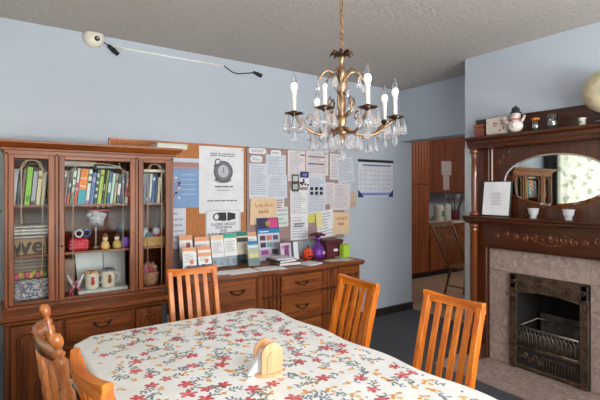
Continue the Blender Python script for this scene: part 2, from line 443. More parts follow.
# lower doors and drawer
def arch_panel(m, x0, x1, z0, z1, y, mat, r=.006):
    w = x1-x0; pts = []
    cx = (x0+x1)/2
    for i in range(13):
        t = i/12.; pts.append((x1-w*t, z1-.035+.035*abs(math.sin(PI*2*t))**.7*(1 if .0 < t < 1 else 0)))
    pts += [(x0, z0+.06), (x0+.02, z0+.03), (x0+.05, z0+.02), (cx, z0), (x1-.05, z0+.02), (x1-.02, z0+.03), (x1, z0+.06)]
    m.tube([(a, y-.003, b) for a, b in pts], r*1.7, mat, 8, closed=True, flat=1.)
    inner = [(cx+(a-cx)*.72, (z0+z1)/2+(b-(z0+z1)/2)*.82) for a, b in pts]
    m.prism(inner, y-.012, y+.004, mat, 'y')
def low_door(x0, x1, z0, z1, hx):
    m = MB().box(x0, HL-.008, z0, x1, HL+.02, z1, CHERRY, b=.004)
    arch_panel(m, x0+.04, x1-.04, z0+.04, z1-.04, HL-.009, CHERRY)
    d = m.build('door', hutch)
    MB().tube([(hx, HL-.01, (z0+z1)/2+.05), (hx, HL-.03, (z0+z1)/2+.03), (hx, HL-.03, (z0+z1)/2-.03), (hx, HL-.01, (z0+z1)/2-.05)], .004, HANDLE, 6).build('handle', d)
def bail(x, y, z, w, parent, mat=HANDLE):
    m = MB()
    pts = [(x-w/2, y-.012, z+.006)]+[(x-w/2+w*t, y-.02, z+.004-.022*math.sin(PI*t)) for t in [i/8 for i in range(9)]]+[(x+w/2, y-.012, z+.006)]
    m.tube(pts, .0035, mat, 6)
    for sx in (-1, 1):
        m.ball((x+sx*w/2, y-.006, z+.006), (.011, .006, .011), mat, 10, 6)
        m.tube([(x+sx*w/2, y-.003, z+.006), (x+sx*w*.62, y-.004, z+.02), (x+sx*w*.75, y-.003, z+.012)], .0035, mat, 5)
        m.tube([(x+sx*w*.45, y-.003, z), (x+sx*w*.3, y-.005, z+.014), (x+sx*.005, y-.003, z+.010)], .003, mat, 5)
    return m.build('handle', parent)
low_door(.05, .315, .09, .635, .27)
m = MB().box(.335, HL-.008, .48, .745, HL+.02, .635, CHERRYX, b=.01).box(.355, HL-.014, .5, .725, HL, .615, CHERRYX, b=.006)
bail(.55, HL-.014, .575, .085, m.build('drawer', hutch))
m = MB().box(.335, HL-.008, .09, .745, HL+.02, .455, CHERRY, b=.004); arch_panel(m, .375, .705, .13, .42, HL-.009, CHERRY)
m.build('door', hutch)
low_door(.765, .945, .09, .635, .79)

# ------------------------------------------------------------------ books in the cabinet
def book(x, y, z, w, h, d, col, lean, label, bands=(), group='books on the top shelf of the china cabinet'):
    """upright book, spine towards the room; bands: (z0,z1,colour) as fractions of the spine"""
    root_m = TR(x, y, z) @ RY(lean)
    m = MB(); cm = C(*col); t = .0025
    m.box(0, 0, 0, t, d, h, cm, root_m); m.box(w-t, 0, 0, w, d, h, cm, root_m); m.box(0, -.002, 0, w, t, h, cm, root_m)
    for a, b, c in bands: m.box(.0006, -.0026, a*h, w-.0006, -.0019, b*h, C(*c), root_m)
    o = m.build('book', origin=(x, y, z))
    tag(o, label, 'book', group)
    MB().box(t, t, .003, w-t, d-.004, h-.003, WHITE, root_m).build('pages', o)
    return o
# centre compartment
CB = [  # width, height, colour, lean, label, bands
 (.010, .235, (214, 212, 206), 9, 'thin white book at the left end of the centre shelf', ()),
 (.014, .238, (52, 128, 124), 9, 'teal book with white cap second in the centre row', ((.8, .97, (220, 226, 220)),)),
 (.008, .23, (196, 148, 150), 9, 'thin dusty pink booklet between teal and grey spines', ()),
 (.016, .24, (58, 78, 84), 9, 'slate book with a coral foot near the left post', ((0, .33, (206, 92, 66)), (.5, .6, (190, 200, 200)))),
 (.018, .246, (54, 138, 118), 9, 'green book with stacked white label blocks', ((.35, .48, (222, 232, 226)), (.56, .7, (222, 232, 226)), (.78, .95, (222, 232, 226)))),
 (.016, .252, (214, 200, 204), 9, 'pale pink spine with a red lower half', ((0, .4, (214, 74, 62)), (.45, .6, (196, 60, 110)))),
 (.046, .25, (238, 132, 42), 8, 'thick binder with orange top and turquoise bottom', ((0, .42, (42, 164, 180)), (.5, .53, (250, 220, 190)), (.72, .75, (250, 220, 190)))),
 (.020, .246, (222, 230, 222), 8, 'white book with dark green bands right of the orange binder', ((.6, .68, (40, 96, 80)), (.8, .88, (40, 96, 80)), (0, .1, (150, 110, 180)))),
 (.024, .225, (92, 118, 176), 8, 'periwinkle blue book, shorter than its neighbours', ((.7, .85, (150, 150, 190)),)),
 (.016, .24, (34, 76, 78), 8, 'dark teal book with a column of pale labels', ((.2, .28, (196, 208, 180)), (.4, .48, (196, 208, 180)), (.6, .68, (196, 208, 180)), (.8, .9, (196, 208, 180)))),
 (.024, .248, (168, 192, 74), 8, 'lime green book in the middle of the centre row', ((.8, .86, (90, 110, 40)),)),
 (.010, .24, (30, 30, 34), 8, 'narrow black book between two green spines', ((.4, .6, (180, 180, 180)),)),
 (.010, .242, (150, 160, 70), 7, 'narrow olive book right of the narrow black one', ()),
 (.018, .235, (36, 108, 140), 7, 'deep blue teal book with pale title', ((.35, .65, (196, 214, 220)),)),
 (.018, .222, (176, 212, 198), 7, 'mint green book right of the deep blue one', ()),
 (.014, .22, (186, 168, 140), 7, 'beige book beside the mint one', ((.7, .8, (110, 90, 70)),)),
 (.020, .216, (60, 92, 84), 7, 'dull green book carrying a white oval sticker', ((.3, .68, (226, 226, 232)),)),
 (.014, .215, (46, 70, 130), 7, 'dark blue book near the right end of the centre row', ((.7, .8, (200, 200, 210)),)),
 (.012, .21, (34, 30, 34), 6, 'small black book near the right end of the centre row', ()),
]
x = .322
for w, h, c, ln, lb, bd in CB:
    book(x+.0, HU+.075, 1.3525+math.sin(math.radians(ln))*w*.0, w, h*.99, .17, c, 6.5, lb, bd); x += w+.0052
x += .012
book(.752, HU+.075, 1.3545, .014, .232, .17, (226, 220, 216), 2, 'white book with red title, upright next to the right post', ((.2, .5, (196, 60, 50)),))
book(.770, HU+.075, 1.3545, .022, .19, .17, (206, 74, 48), 2, 'vermilion book at the right end of the centre row', ((.3, .4, (240, 200, 180)),))
LB = [
 (.026, .235, (188, 196, 204), 3, 'light grey binder at the far left of the cabinet', ()),
 (.018, .225, (46, 52, 60), 4, 'black book next to the light grey binder', ((.3, .7, (90, 96, 104)),)),
 (.014, .24, (112, 84, 66), 5, 'brown book left of the lime green folder', ()),
 (.030, .25, (134, 196, 52), 5, 'bright lime green folder in the left compartment', ((.1, .25, (90, 150, 40)),)),
 (.024, .245, (70, 66, 64), 6, 'dark grey binder with a white strip right of the lime folder', ((.1, .9, (168, 170, 180)),)),
 (.022, .228, (222, 208, 168), 6, 'cream book in the left compartment', ((.75, .85, (150, 120, 80)),)),
 (.018, .215, (208, 200, 184), 6, 'ivory book against the right post of the left compartment', ()),
]
x = .052
for w, h, c, ln, lb, bd in LB:
    book(x, HU+.075, 1.3525, w, h, .17, c, 5, lb, bd); x += w+.0055
RB = [
 (.018, .225, (200, 196, 170), 'putty coloured book at the left of the right compartment', ()),
 (.014, .222, (214, 214, 208), 'off white book in the right compartment', ((.5, .6, (120, 120, 120)),)),
 (.012, .22, (150, 166, 184), 'pale steel blue book in the right compartment', ()),
 (.016, .218, (92, 98, 112), 'grey blue book in the right compartment', ((.1, .2, (200, 200, 200)),)),
 (.016, .22, (206, 208, 214), 'white spine with grey foot in the right compartment', ((0, .2, (120, 126, 140)),)),
 (.018, .214, (64, 100, 150), 'mid blue book in the right compartment', ((.8, .9, (220, 220, 230)),)),
 (.014, .21, (48, 66, 100), 'navy book in the right compartment', ()),
 (.020, .196, (214, 196, 160), 'short buff book leaning at the right end of the cabinet', ()),
]
x = .838
for w, h, c, lb, bd in RB:
    book(x, HU+.075, 1.3525, w, h, .17, c, 4, lb, bd); x += w+.0048
tag(MB().box(.84, HU+.08, 1.585, 1.045, LW-.1, 1.606, CERAM, b=.003).build('box_file'), 'flat cream box lying across the books in the right compartment', 'box')
m = MB()
for k in range(5): m.box(.33+k*.006, HU+.08, 1.618+k*.006, .54+k*.004, LW-.1, 1.6225+k*.006, (WHITE, TAN, PAPERB)[k % 3])
tag(m.build('paper_stack'), 'loose stack of white papers lying on top of the centre books', 'papers')
tag(MB().box(.56, HU+.08, 1.605, .72, LW-.1, 1.622, C(160, 164, 172), b=.003).build('folder'), 'grey folder lying flat above the mint and blue books', 'folder')

# --- left compartment middle and bottom shelves
def flatpile(name, x0, x1, y0, y1, z0, n, t, cols, label, cat, tilt=0):
    m = MB(); M = TR(x0, y0, z0) @ RY(tilt)
    for k in range(n):
        j = R.uniform(-.004, .004)
        m.box(max(0, j), abs(j), k*t, (x1-x0)+min(0, j), (y1-y0)-abs(j), (k+1)*t*.999-.0004, C(*cols[k % len(cols)]), M)
    return tag(m.build(name), label, cat)
m = MB().box(.052, HU+.07, 1.029, .292, HU+.25, 1.135, C(158, 132, 104), b=.004)
m.text('wel', .155, C(66, 52, 44), TR(.165, HU+.069, 1.036) @ RX(90), bold=.004)
tag(m.build('box'), 'tan box with large dark letters in the left compartment', 'box')
m = MB()
for k in range(7):
    m.box(.06+R.uniform(0, .01), HU+.08+R.uniform(0, .01), 1.137+k*.011, .275+R.uniform(-.01, .01), HU+.24, 1.146+k*.011, C(*[(205, 205, 205), (96, 92, 96), (222, 222, 226), (150, 130, 110), (210, 206, 200), (70, 74, 84), (200, 190, 170)][k]), b=.001)
tag(m.build('magazine_pile'), 'untidy pile of magazines on the tan lettered box', 'magazines')
flatpile('newspaper_pile', .06, .285, HU+.13, HU+.27, .865, 14, .0112, [(150, 134, 124), (116, 100, 94), (170, 156, 146), (128, 112, 106)], 'pile of brownish folded newspapers low in the left compartment', 'newspapers')
m = MB().box(.058, HU+.07, .7225, .29, HU+.28, .862, patches('floral_bag_cloth', [(40, 44, 70), (226, 226, 230), (60, 66, 96), (214, 210, 216), (70, 100, 80)], 30, .8), b=.018)
tag(m.build('storage_bag'), 'navy and white floral fabric bag at the bottom of the left compartment', 'bag')
m = MB()
for k in range(9):
    m.ball((.085+.02*k, HU+.10+.012*(k % 3), .886+.008*(k % 2)), (.018, .016, .022), C(*[(214, 110, 140), (236, 190, 90), (170, 190, 110)][k % 3]), 8, 6)
tag(m.build('silk_flower_garland'), 'pink and yellow silk flowers heaped on the floral bag in the left compartment', 'flowers')
# --- centre middle shelf
z = 1.0285
m = MB().box(.385, HU+.09, z, .515, HU+.18, z+.085, C(206, 40, 62), b=.018)
for i in range(5):
    for j in range(3): m.ball((.40+i*.025, HU+.089, z+.02+j*.024), (.0085, .004, .0085), C(232, 90, 110), 8, 5)
o = tag(m.build('purse'), 'quilted red purse on the middle shelf of the centre compartment', 'purse')
m = MB()
for cx, c in ((.455, (226, 226, 232)), (.505, (58, 98, 150))):
    m.tube([(cx+.024*math.cos(a*PI/8), HU+.13+.006*math.sin(a), 1.1145+.0065+.024+.024*math.sin(a*PI/8)) for a in range(16)], .0065, C(*c), 8, closed=True)
tag(m.build('ribbon_rolls'), 'two ribbon loops, white and blue, lying on the red purse', 'ribbon')
def figurine(x, y, z, s, body, hat, label):
    t = thing('figurine', (x, y, z), label, 'figurine', 'small figurines in the cabinet')
    MB().lathe([(.028*s, 0), (.033*s, .02*s), (.026*s, .05*s), (.012*s, .062*s)], body, 14, TR(x, y, z)).build('body', t)
    MB().ball((x, y, z+.078*s), .02*s, CERAM, 12, 8).build('head', t)
    MB().lathe([(.022*s, .088*s), (.02*s, .094*s), (.01*s, .112*s), (.001, .12*s)], hat, 12, TR(x, y, z)).build('hat', t)
figurine(.62, HU+.1, z, .95, C(222, 186, 110), C(150, 96, 50), 'golden angel figurine left of its twin on the middle shelf')
figurine(.70, HU+.1, z, .95, C(206, 170, 90), C(120, 44, 36), 'golden figurine with red cap beside the purple jar')
m = MB().lathe([(.02, 0), (.036, .01), (.038, .05), (.028, .07), (.03, .078)], C(120, 70, 176), 16, TR(.762, HU+.1, z))
tag(m.build('jar'), 'purple jar on the middle shelf by the right post', 'jar')
m = MB().lathe([(.026, 0), (.028, .01), (.028, .12), (.014, .15), (.012, .18), (.015, .185)], C(52, 56, 62), 16, TR(.745, HU+.2, z))
tag(m.build('bottle'), 'dark grey bottle behind the purple jar', 'bottle')
m = MB().lathe([(.03, 0), (.006, .012), (.005, .12), (.008, .14)], C(176, 168, 160), 14, TR(.575, HU+.2, z))
for k in range(11): m.ball((.575+.052*math.cos(k*2.4)*math.sqrt(k/11), HU+.17+.01*math.sin(k*3), z+.225+.045*math.sin(k*2.4)*math.sqrt(k/11)), (.026, .02, .022), (C(176, 180, 186), C(150, 154, 160), C(196, 196, 200))[k % 3], 8, 6)
m.box(.515, HU+.145, z+.27, .655, HU+.151, z+.278, C(196, 90, 96), RY(0))
tag(m.build('bag_on_stand'), 'clear bag with red strip propped on a thin stand', 'bag')
m = MB()
for k in range(14): m.ball((.50+.012*k, HU+.17+.01*math.sin(k*2.3), z+.306+.006*math.sin(k*1.7)), (.012, .012, .008), C(*[(150, 70, 66), (206, 190, 176), (92, 60, 50)][k % 3]), 8, 5)
tag(m.build('bead_garland'), 'string of red and brown beads draped under the top shelf', 'beads')
# --- centre bottom
z = .7225
m = MB().prism([(0, 0), (.235, 0), (.235, .30), (0, .30)], 0, .006, C(226, 230, 232), 'y', TR(.468, HU+.26, z) @ RY(-4) @ RX(-8))
tag(m.build('picture_board'), 'pale blue picture board leaning behind the two mugs', 'picture')
m = MB().prism([(0, 0), (.15, 0), (.15, .27), (0, .27)], 0, .006, C(206, 208, 210), 'y', TR(.64, HU+.235, z) @ RX(-8))
V = [(.66+.12*i/12, HU+.2, z+.1+.05*math.sin(i)) for i in range(13)]
tag(m.build('print'), 'whitish print leaning beside the picture board', 'picture')
def mug(x, y, z, label, s=1., prt=None, top=None):
    t = thing('mug', (x, y, z), label, 'mug', 'mugs at the bottom of the cabinet')
    MB().lathe([(.036*s, 0), (.042*s, .006*s), (.043*s, .1*s), (.040*s, .1*s), (.038*s, .012*s), (.001, .01*s)], CERAM, 20, TR(x, y, z), cap=False).lathe([(.001, .08*s), (.039*s, .08*s)], C(*top), 16, TR(x, y, z), cap=False).build('body', t)
    MB().tube([(x+.04*s, y, z+.08*s), (x+.066*s, y, z+.075*s), (x+.07*s, y, z+.045*s), (x+.042*s, y, z+.025*s)], .0055*s, CERAM, 8).build('handle', t)
    m = MB(); m.ball((x, y-.042*s, z+.045*s), (.012*s, .003, .02*s), C(*prt), 10, 8).ball((x, y-.042*s, z+.07*s), (.011*s, .003, .01*s), C(*prt), 10, 8).build('printed_bear', t)
    m = MB()
    for k in range(7): m.ball((x+.022*s*math.cos(k*2.4), y+.022*s*math.sin(k*2.4), z+.1*s), (.019*s, .019*s, .017*s), C(*top), 8, 6)
    tag(m.build('candy_pile'), ('tan' if top[0] > 150 else 'grey')+' wrapped sweets heaped in a mug', 'sweets')
mug(.535, HU+.12, z+.03, 'cream mug with red print holding tan sweets', 1.1, (190, 50, 60), (206, 160, 110))
mug(.645, HU+.12, z+.03, 'cream mug with brown bear print', 1.15, (128, 74, 40), (120, 122, 132))
tag(MB().box(.44, HU+.06, z, .77, HU+.19, z+.029, C(200, 206, 204), b=.004).build('flat_box'), 'flat pale box under the two mugs', 'box')
m = MB()
for sx in (-1, 1):
    m.tube([(.425, HU+.1, .80)]+[(.425+sx*(.01+.04*math.sin(PI*i/8)), HU+.1-.004*i, .80+.09*math.sin(PI*i/8*.9)-.006*i) for i in range(1, 9)], .008, C(226, 214, 220), 8)
    m.tube([(.425, HU+.1, .80), (.425+sx*.028, HU+.095, .76), (.425+sx*.034, HU+.09, .723)], .010, C(206, 70, 110), 8)
m.ball((.425, HU+.095, .80), .014, C(200, 60, 90), 10, 8)
tag(m.build('bow'), 'pink and white ribbon bow left of the mugs', 'bow')
tag(MB().box(.33, HU+.2, z, .44, HU+.27, z+.24, patches('basket_weave', [(120, 96, 84), (166, 146, 132), (138, 116, 102)], 60, .9, .5, 100), b=.01).build('wicker_bin'), 'grey brown wicker bin at the left of the centre compartment', 'basket')
# --- right compartment
z = 1.0285
m = MB().prism([(.0, 0), (.17, 0), (.185, .065), (-.012, .065)], 0, .13, patches('wicker_tan', [(150, 110, 66), (206, 164, 108), (176, 134, 84)], 70, .8, .6, 120), 'y', TR(.868, HU+.09, z))
bk = tag(m.build('basket'), 'tan wicker basket on the middle shelf of the right compartment', 'basket')
m = MB()
for k, c in enumerate([(206, 210, 216), (190, 196, 206), (92, 130, 150), (176, 50, 60), (214, 216, 222), (190, 60, 60)]):
    m.ball((.885+.027*k, HU+.14+.02*(k % 2), z+.085+.02*math.sin(k*1.9)), (.03, .03, .03), C(*c), 9, 7)
tag(m.build('wrapped_bundle'), 'crumpled clear, blue and red wrapped bundle heaped in the tan basket', 'bundle')
z = .7225
m = MB().lathe([(.05, 0), (.065, .03), (.07, .09), (.066, .1)], patches('pot_cloth', [(190, 140, 90), (214, 160, 120), (150, 110, 90)], 30, .8), 18, TR(.945, HU+.15, z))
m2 = tag(m.build('flower_pot'), 'tan wrapped pot at the bottom of the right compartment', 'pot')
m = MB()
for k in range(26):
    a = k*2.4; r = .055*math.sqrt(k/26); m.ball((.945+r*math.cos(a), HU+.15+r*math.sin(a), z+.15-.6*r+R.uniform(-.02, .03)), R.uniform(.013, .022), C(*[(216, 130, 150), (232, 176, 170), (180, 150, 90), (214, 90, 120)][k % 4]), 8, 6)
m.build('silk_flowers', m2)
m = MB()
for k in range(12):
    a = k*2.4; m.ball((.17+.085*math.cos(a), HU+.04, .84+.0*math.sin(a)), .001, C(200, 110, 140), 4, 3)

# things lying on top of the cabinet
m = MB().box(.96, HU+.0, 1.763, 1.19, HU+.2, 1.783, CERAM, b=.002).box(.965, HU+.004, 1.784, 1.195, HU+.2, 1.802, C(206, 206, 200), b=.002)
tag(m.build('paper_ream'), 'flat white stack of paper lying on top of the china cabinet', 'papers')

# ------------------------------------------------------------------ sideboard
SF = 3.06; SB = LW-.01
sb = thing('sideboard', (1.98, 3.33, 0), 'long low cherry sideboard with brass drawer pulls along the blue wall', 'sideboard')
SX0, SX1 = 1.115, 2.83
m = MB().box(SX0+.02, SF+.03, .06, SX1-.02, SB-.015, .762, SIDEZ, b=.004).box(SX0+.05, SF+.05, 0, SX1-.05, SB-.03, .06, CHERRYD)
m.build('carcass', sb)
# slightly bowed slab
top = [(SX0, SB-.01), (SX0, SF+.02), (1.70, SF-.005), (1.86, SF+.01), (1.92, SF-.02), (2.45, SF-.03), (2.56, SF-.005), (SX1, SF-.02), (SX1+.01, SF+.0), (SX1+.01, SB-.01)]
m = MB().prism(top, .764, .79, SIDEX, 'z'); inn = [(a+(.008 if a < 2 else -.008), b+(.008 if b < 3.3 else -.0)) for a, b in top]
m.prism(inn, .75, .765, CHERRYD, 'z'); m.build('top', sb)
def drawer(x0, x1, z0, z1, y, hs, mat=SIDEX):
    m = MB().box(x0, y-.006, z0, x1, y+.03, z1, mat, b=.005).box(x0+.022, y-.012, z0+.018, x1-.022, y, z1-.018, mat, b=.005)
    d = m.build('drawer', sb)
    for hx in hs: bail(hx, y-.012, (z0+z1)/2, .1, d)
drawer(1.33, 1.685, .57, .735, SF+.025, (1.52,))
drawer(1.33, 1.685, .36, .55, SF+.025, (1.52,))
drawer(1.33, 1.685, .12, .34, SF+.025, (1.52,))
drawer(1.135, 1.31, .12, .735, SF+.025, (), SIDEZ)
drawer(1.92, 2.34, .585, .735, SF+.005, (2.12,))
drawer(1.92, 2.34, .36, .565, SF+.005, (2.12,))
drawer(1.92, 2.34, .12, .34, SF+.005, (2.12,))
drawer(2.545, 2.80, .585, .735, SF+.02, (2.70,))
drawer(2.545, 2.80, .36, .565, SF+.02, (2.70,))
drawer(2.545, 2.80, .12, .34, SF+.02, (2.70,))
for a, b in ((1.695, 1.745), (2.355, 2.40), (2.48, 2.53)): MB().box(a, SF+.005, .08, b, SF+.04, .75, SIDEZ, b=.012).build('pilaster', sb)
for a in (1.765, 1.805, 1.845, 1.885, 2.42, 2.455): MB().box(a, SF+.012, .08, a+.028, SF+.04, .75, SIDEZ, b=.01).build('flute', sb)
for zz in (.575, .35): MB().box(1.75, SF+.004, zz-.006, 1.915, SF+.035, zz+.006, CHERRYD).build('rail', sb); MB().box(2.35, SF+.0, zz-.006, 2.54, SF+.035, zz+.006, CHERRYD).build('rail', sb)
# floral gift bag on the floor between cabinet and sideboard
m = MB().prism([(0, 0), (.085, 0), (.085, .40), (.045, .41), (0, .40)], 0, .22, patches('floral_gift', [(196, 196, 210), (150, 80, 90), (70, 90, 70), (226, 226, 232)], 40, .8), 'y', TR(1.008, 3.2, 0)) 
m.tube([(1.03, 3.24, .4), (1.035, 3.25, .47), (1.05, 3.3, .50), (1.06, 3.36, .47), (1.06, 3.37, .4)], .004, WHITE, 6)
tag(m.build('gift_bag'), 'floral paper bag on the floor between the cabinet and the sideboard', 'bag')

# ------------------------------------------------------------------ printed papers
FR = Matrix.Rotation(PI/2, 4, 'X')    # text plane -> wall plane facing -Y
def lines(m, x0, x1, z0, z1, y, n, mat=INKL, seed=0, h=.35, words=4):
    r = random.Random(seed); dz = (z1-z0)/n
    for k in range(n):
        zc = z1-(k+.5)*dz; x = x0; end = x1-(x1-x0)*r.choice((0, 0, .1, .35))
        while x < end-.004:
            w = min((x1-x0)*r.uniform(.08, .4), end-x)
            m.box(x, y-.0004, zc-dz*h/2, x+w, y, zc+dz*h/2, mat); x += w+(x1-x0)*.03
def M2(x, y, z, rot): return TR(x, y, z) @ RY(rot)
def paper(x0, x1, z0, z1, label, mat=None, n=14, lay=1, rot=0., ink=None, y=LW-.016, extra=None, name='notice', cat='notice', group='papers pinned on the boards', seed=None, head=None):
    mat = mat or PAPERB; yy = -.0011*lay
    w, h = x1-x0, z1-z0; M = TR(x0+w/2, y, z0+h/2) @ RY(rot)
    q = MB(); q.box(-w/2, yy-.0006, -h/2, w/2, yy, h/2, mat)
    # a lifted lower corner keeps it from reading as a painted patch
    if n: lines(q, -w*.40, w*.42, -h*.42, h*(.36 if head else .44), yy-.0006, n, ink or INKL, seed if seed is not None else int(x0*1000+z0*77))
    if head: q.box(-w*.32, yy-.0011, h*.39, w*.32, yy-.0006, h*.44, head)
    if extra: extra(q, w, h, yy-.0008)
    q.v = [tuple(M @ Vector(p)) for p in q.v]
    return tag(q.build(name), label, cat, group)

# boards
def board(name, x0, x1, z0, z1, mat, fmat, label):
    t = thing(name, ((x0+x1)/2, LW-.008, z0), label, 'notice board')
    MB().box(x0, LW-.013, z0, x1, LW-.001, z1, mat).build('panel', t)
    m = MB(); w = .014; y0 = LW-.0155
    m.box(x0, y0, z1-w, x1, LW-.001, z1, fmat, b=.002).box(x0, y0, z0, x1, LW-.001, z0+w, fmat, b=.002)
    m.box(x0, y0, z0, x0+w, LW-.001, z1, fmat, b=.002).box(x1-w, y0, z0, x1, LW-.001, z1, fmat, b=.002); m.build('frame', t)
board('cork_board', .69, 1.876, .94, 1.855, CORK, wood('pine_frame', (176, 104, 60), (206, 134, 84), 'x'), 'orange brown cork board behind the china cabinet')
board('fabric_board', 1.883, 3.06, .94, 1.852, FABRIC, wood('taupe_frame', (150, 120, 108), (170, 140, 126), 'x'), 'taupe fabric notice board crowded with papers')

def ex_blue(q, w, h, y):
    q.box(-w/2, y-.0004, h*.32, w/2, y, h*.42, C(168, 120, 112)); q.box(-w/2, y-.0004, h*.42, w/2, y, h*.5, C(196, 208, 224))
    q.box(-w*.5, y-.0004, h*.26, w*.5, y, h*.30, C(156, 140, 152))
    for k in range(9): q.ball((-w*.12+R.uniform(-.03, .03), y-.0004, -h*.3+k*h*.05), (.013, .0006, .011), C(*[(226, 214, 216), (170, 70, 84), (52, 44, 56), (220, 150, 150)][k % 4]), 8, 4)
    for k in range(5): q.box(-w*.0, y-.0004, h*(.16-.1*k), w*.4, y, h*(.18-.1*k), C(160, 186, 220))
paper(1.10, 1.418, 1.30, 1.72, 'blue travel poster with buildings and flowers on the cork board', C(122, 156, 198), 0, 2, extra=ex_blue, name='poster', cat='poster')
paper(1.10, 1.302, .955, 1.296, 'white sheet below the blue poster on the cork board', PAPERB, 6, 1)
def ex_watch(q, w, h, y):
    def disc(cx, cz, rx, rz, mat, d): q.prism([(cx+rx*math.cos(a*PI/16), cz+rz*math.sin(a*PI/16)) for a in range(32)], y-d, y, mat, 'y')
    disc(w*.02, -h*.0, .085, .028, C(150, 150, 156), .0003)
    disc(w*.0, h*.012, .06, .02, CHARC, .0005)
    disc(w*.03, h*.125, .092, .097, CHARC, .0007); disc(w*.03, h*.13, .082, .087, C(112, 112, 118), .0009)
    disc(w*.03, h*.13, .058, .062, C(120, 122, 128), .0011); disc(w*.03, h*.13, .052, .056, C(184, 186, 192), .0013)
    q.box(w*.03-.003, y-.0016, h*.11, w*.03+.003, y, h*.19, INK)
    disc(-w*.09, h*.265, .031, .034, CHARC, .0007); disc(-w*.09, h*.265, .021, .024, WHITE, .0009)
    q.prism([(-w*.06, h*.25), (-w*.03, h*.25), (-w*.02, h*.20), (-w*.06, h*.21)], y-.0008, y, CHARC, 'y')
    q.prism([(-w*.19, h*.215), (-w*.16, h*.235), (-w*.12, h*.195), (-w*.15, h*.18)], y-.0008, y, CHARC, 'y')
    for i, (t, s, z) in enumerate((('Give one hour of the day', .026, .385), ('and see what it can do', .026, .355), ('your time counts', .026, -.115), ('Come along and lend a hand this week', .017, -.335))):
        pass
    lines(q, -w*.26, w*.3, h*.35, h*.41, y, 2, C(96, 94, 100), 3, .42); lines(q, -w*.16, w*.3, -h*.115, -h*.09, y, 1, C(96, 94, 100), 5, .8); lines(q, -w*.12, w*.2, -h*.165, -h*.145, y, 1, INKL, 5, .8)
    lines(q, -w*.32, w*.34, -h*.325, -h*.303, y, 1, C(96, 94, 100), 8, .8)
paper(1.418, 1.848, 1.245, 1.835, 'large white poster with a grey stopwatch on the cork board', WHITE, 0, 3, extra=ex_watch, name='poster', cat='poster')
def ex_cctv(q, w, h, y):
    q.box(-w*.48, y-.0003, h*.478, w*.48, y, h*.486, CHARC); q.box(-w*.482, y-.0003, -h*.48, -w*.474, y, h*.486, CHARC); q.box(w*.474, y-.0003, -h*.48, w*.482, y, h*.486, CHARC)
    def disc(cx, cz, rx, rz, mat, d): q.prism([(cx+rx*math.cos(a*PI/14), cz+rz*math.sin(a*PI/14)) for a in range(28)], y-d, y, mat, 'y')
    q.prism([(-w*.17, h*.18), (w*.05, h*.15), (w*.05, h*.42), (-w*.17, h*.42)], y-.0006, y, BLACK, 'y')
    q.prism([(w*.10, h*.15), (w*.34, h*.21), (w*.34, h*.38), (w*.10, h*.43)], y-.0006, y, BLACK, 'y')
    disc(-w*.2, h*.29, .034, .034, BLACK, .0009); disc(-w*.2, h*.29, .021, .024, WHITE, .0011); disc(w*.04, h*.29, .022, .036, BLACK, .0009)
    q.prism([(w*.055+.5*.02, h*.15), (w*.10, h*.15), (w*.11, h*.43), (w*.075, h*.43)], y-.0012, y, WHITE, 'y')
    for t, z in (('CLOSED CIRCUIT', .02), ('TELEVISION', -.08), ('AND', -.18), ('AUDIO MONITORING', -.28), ('ON PREMISES', -.38)):
        q.text(t, .031, C(66, 66, 86), TR(0, y-.0006, h*z) @ FR, bold=.0006)
paper(1.478, 1.818, .985, 1.272, 'white sign with black security camera drawing and capital lettering', WHITE, 0, 4, extra=ex_cctv, name='sign', cat='sign')
# fabric board papers
def ex_bubble(q, w, h, y): pass
def bubble(x0, x1, z0, z1, label, lay=5, nn=2):
    w, h = x1-x0, z1-z0; q = MB(); pts = []
    r = min(w, h)*.42
    for cx, cz, a0 in ((x1-r, z1-r, 0), (x0+r, z1-r, 90), (x0+r, z0+r, 180), (x1-r, z0+r, 270)):
        for i in range(6): a = math.radians(a0+i*18); pts.append((cx+r*math.cos(a), cz+r*math.sin(a)))
    y = LW-.016-.0011*lay
    q.prism(pts, y-.0006, y, WHITE, 'y'); lines(q, x0+w*.15, x1-w*.12, z0+h*.25, z1-h*.22, y-.0006, nn, INKL, int(x0*99), .5)
    return tag(q.build('caption_card'), label, 'card', 'papers pinned on the boards')
paper(1.905, 2.10, 1.365, 1.70, 'tall typed sheet at the left edge of the fabric board', PAPERB, 16, 2)
bubble(1.90, 2.088, 1.79, 1.845, 'wide rounded white title card at the top left of the fabric board')
bubble(1.915, 2.045, 1.71, 1.772, 'smaller oval caption card below the wide title card')
paper(2.085, 2.31, 1.56, 1.79, 'typed sheet under the second caption card', PAPERB, 12, 3)
bubble(2.135, 2.255, 1.78, 1.835, 'rounded caption card second from the left along the board top', 6, 1)
paper(2.10, 2.325, 1.37, 1.60, 'typed table sheet right of the tall typed sheet', PAPERB, 14, 4)
paper(1.92, 2.10, 1.31, 1.40, 'narrow typed slip above the tan handwritten sheet', WHITE, 3, 5)
def ex_hand(q, w, h, y):
    r = random.Random(5)
    for (bx, bz, L) in ((-.36, .22, .75), (-.2, -.02, .4)):
        pts = [(w*(bx+L*i/26), y-.001, h*(bz+.11*math.sin(i*1.7)*(.6+.4*math.sin(i*.9)))) for i in range(27)]
        q.tube(pts, .0022, INKR, 4)
paper(1.915, 2.20, 1.125, 1.372, 'tan sheet with orange handwriting on the fabric board, left one', TAN, 0, 7, 1, extra=ex_hand, name='handwritten_sheet')
paper(2.195, 2.29, 1.26, 1.37, 'small typed slip right of the tan sheet', PAPERP, 4, 6, ink=INK)
paper(2.20, 2.335, 1.09, 1.285, 'pale green white slip below the small typed slip', C(206, 218, 210), 4, 5, -3)
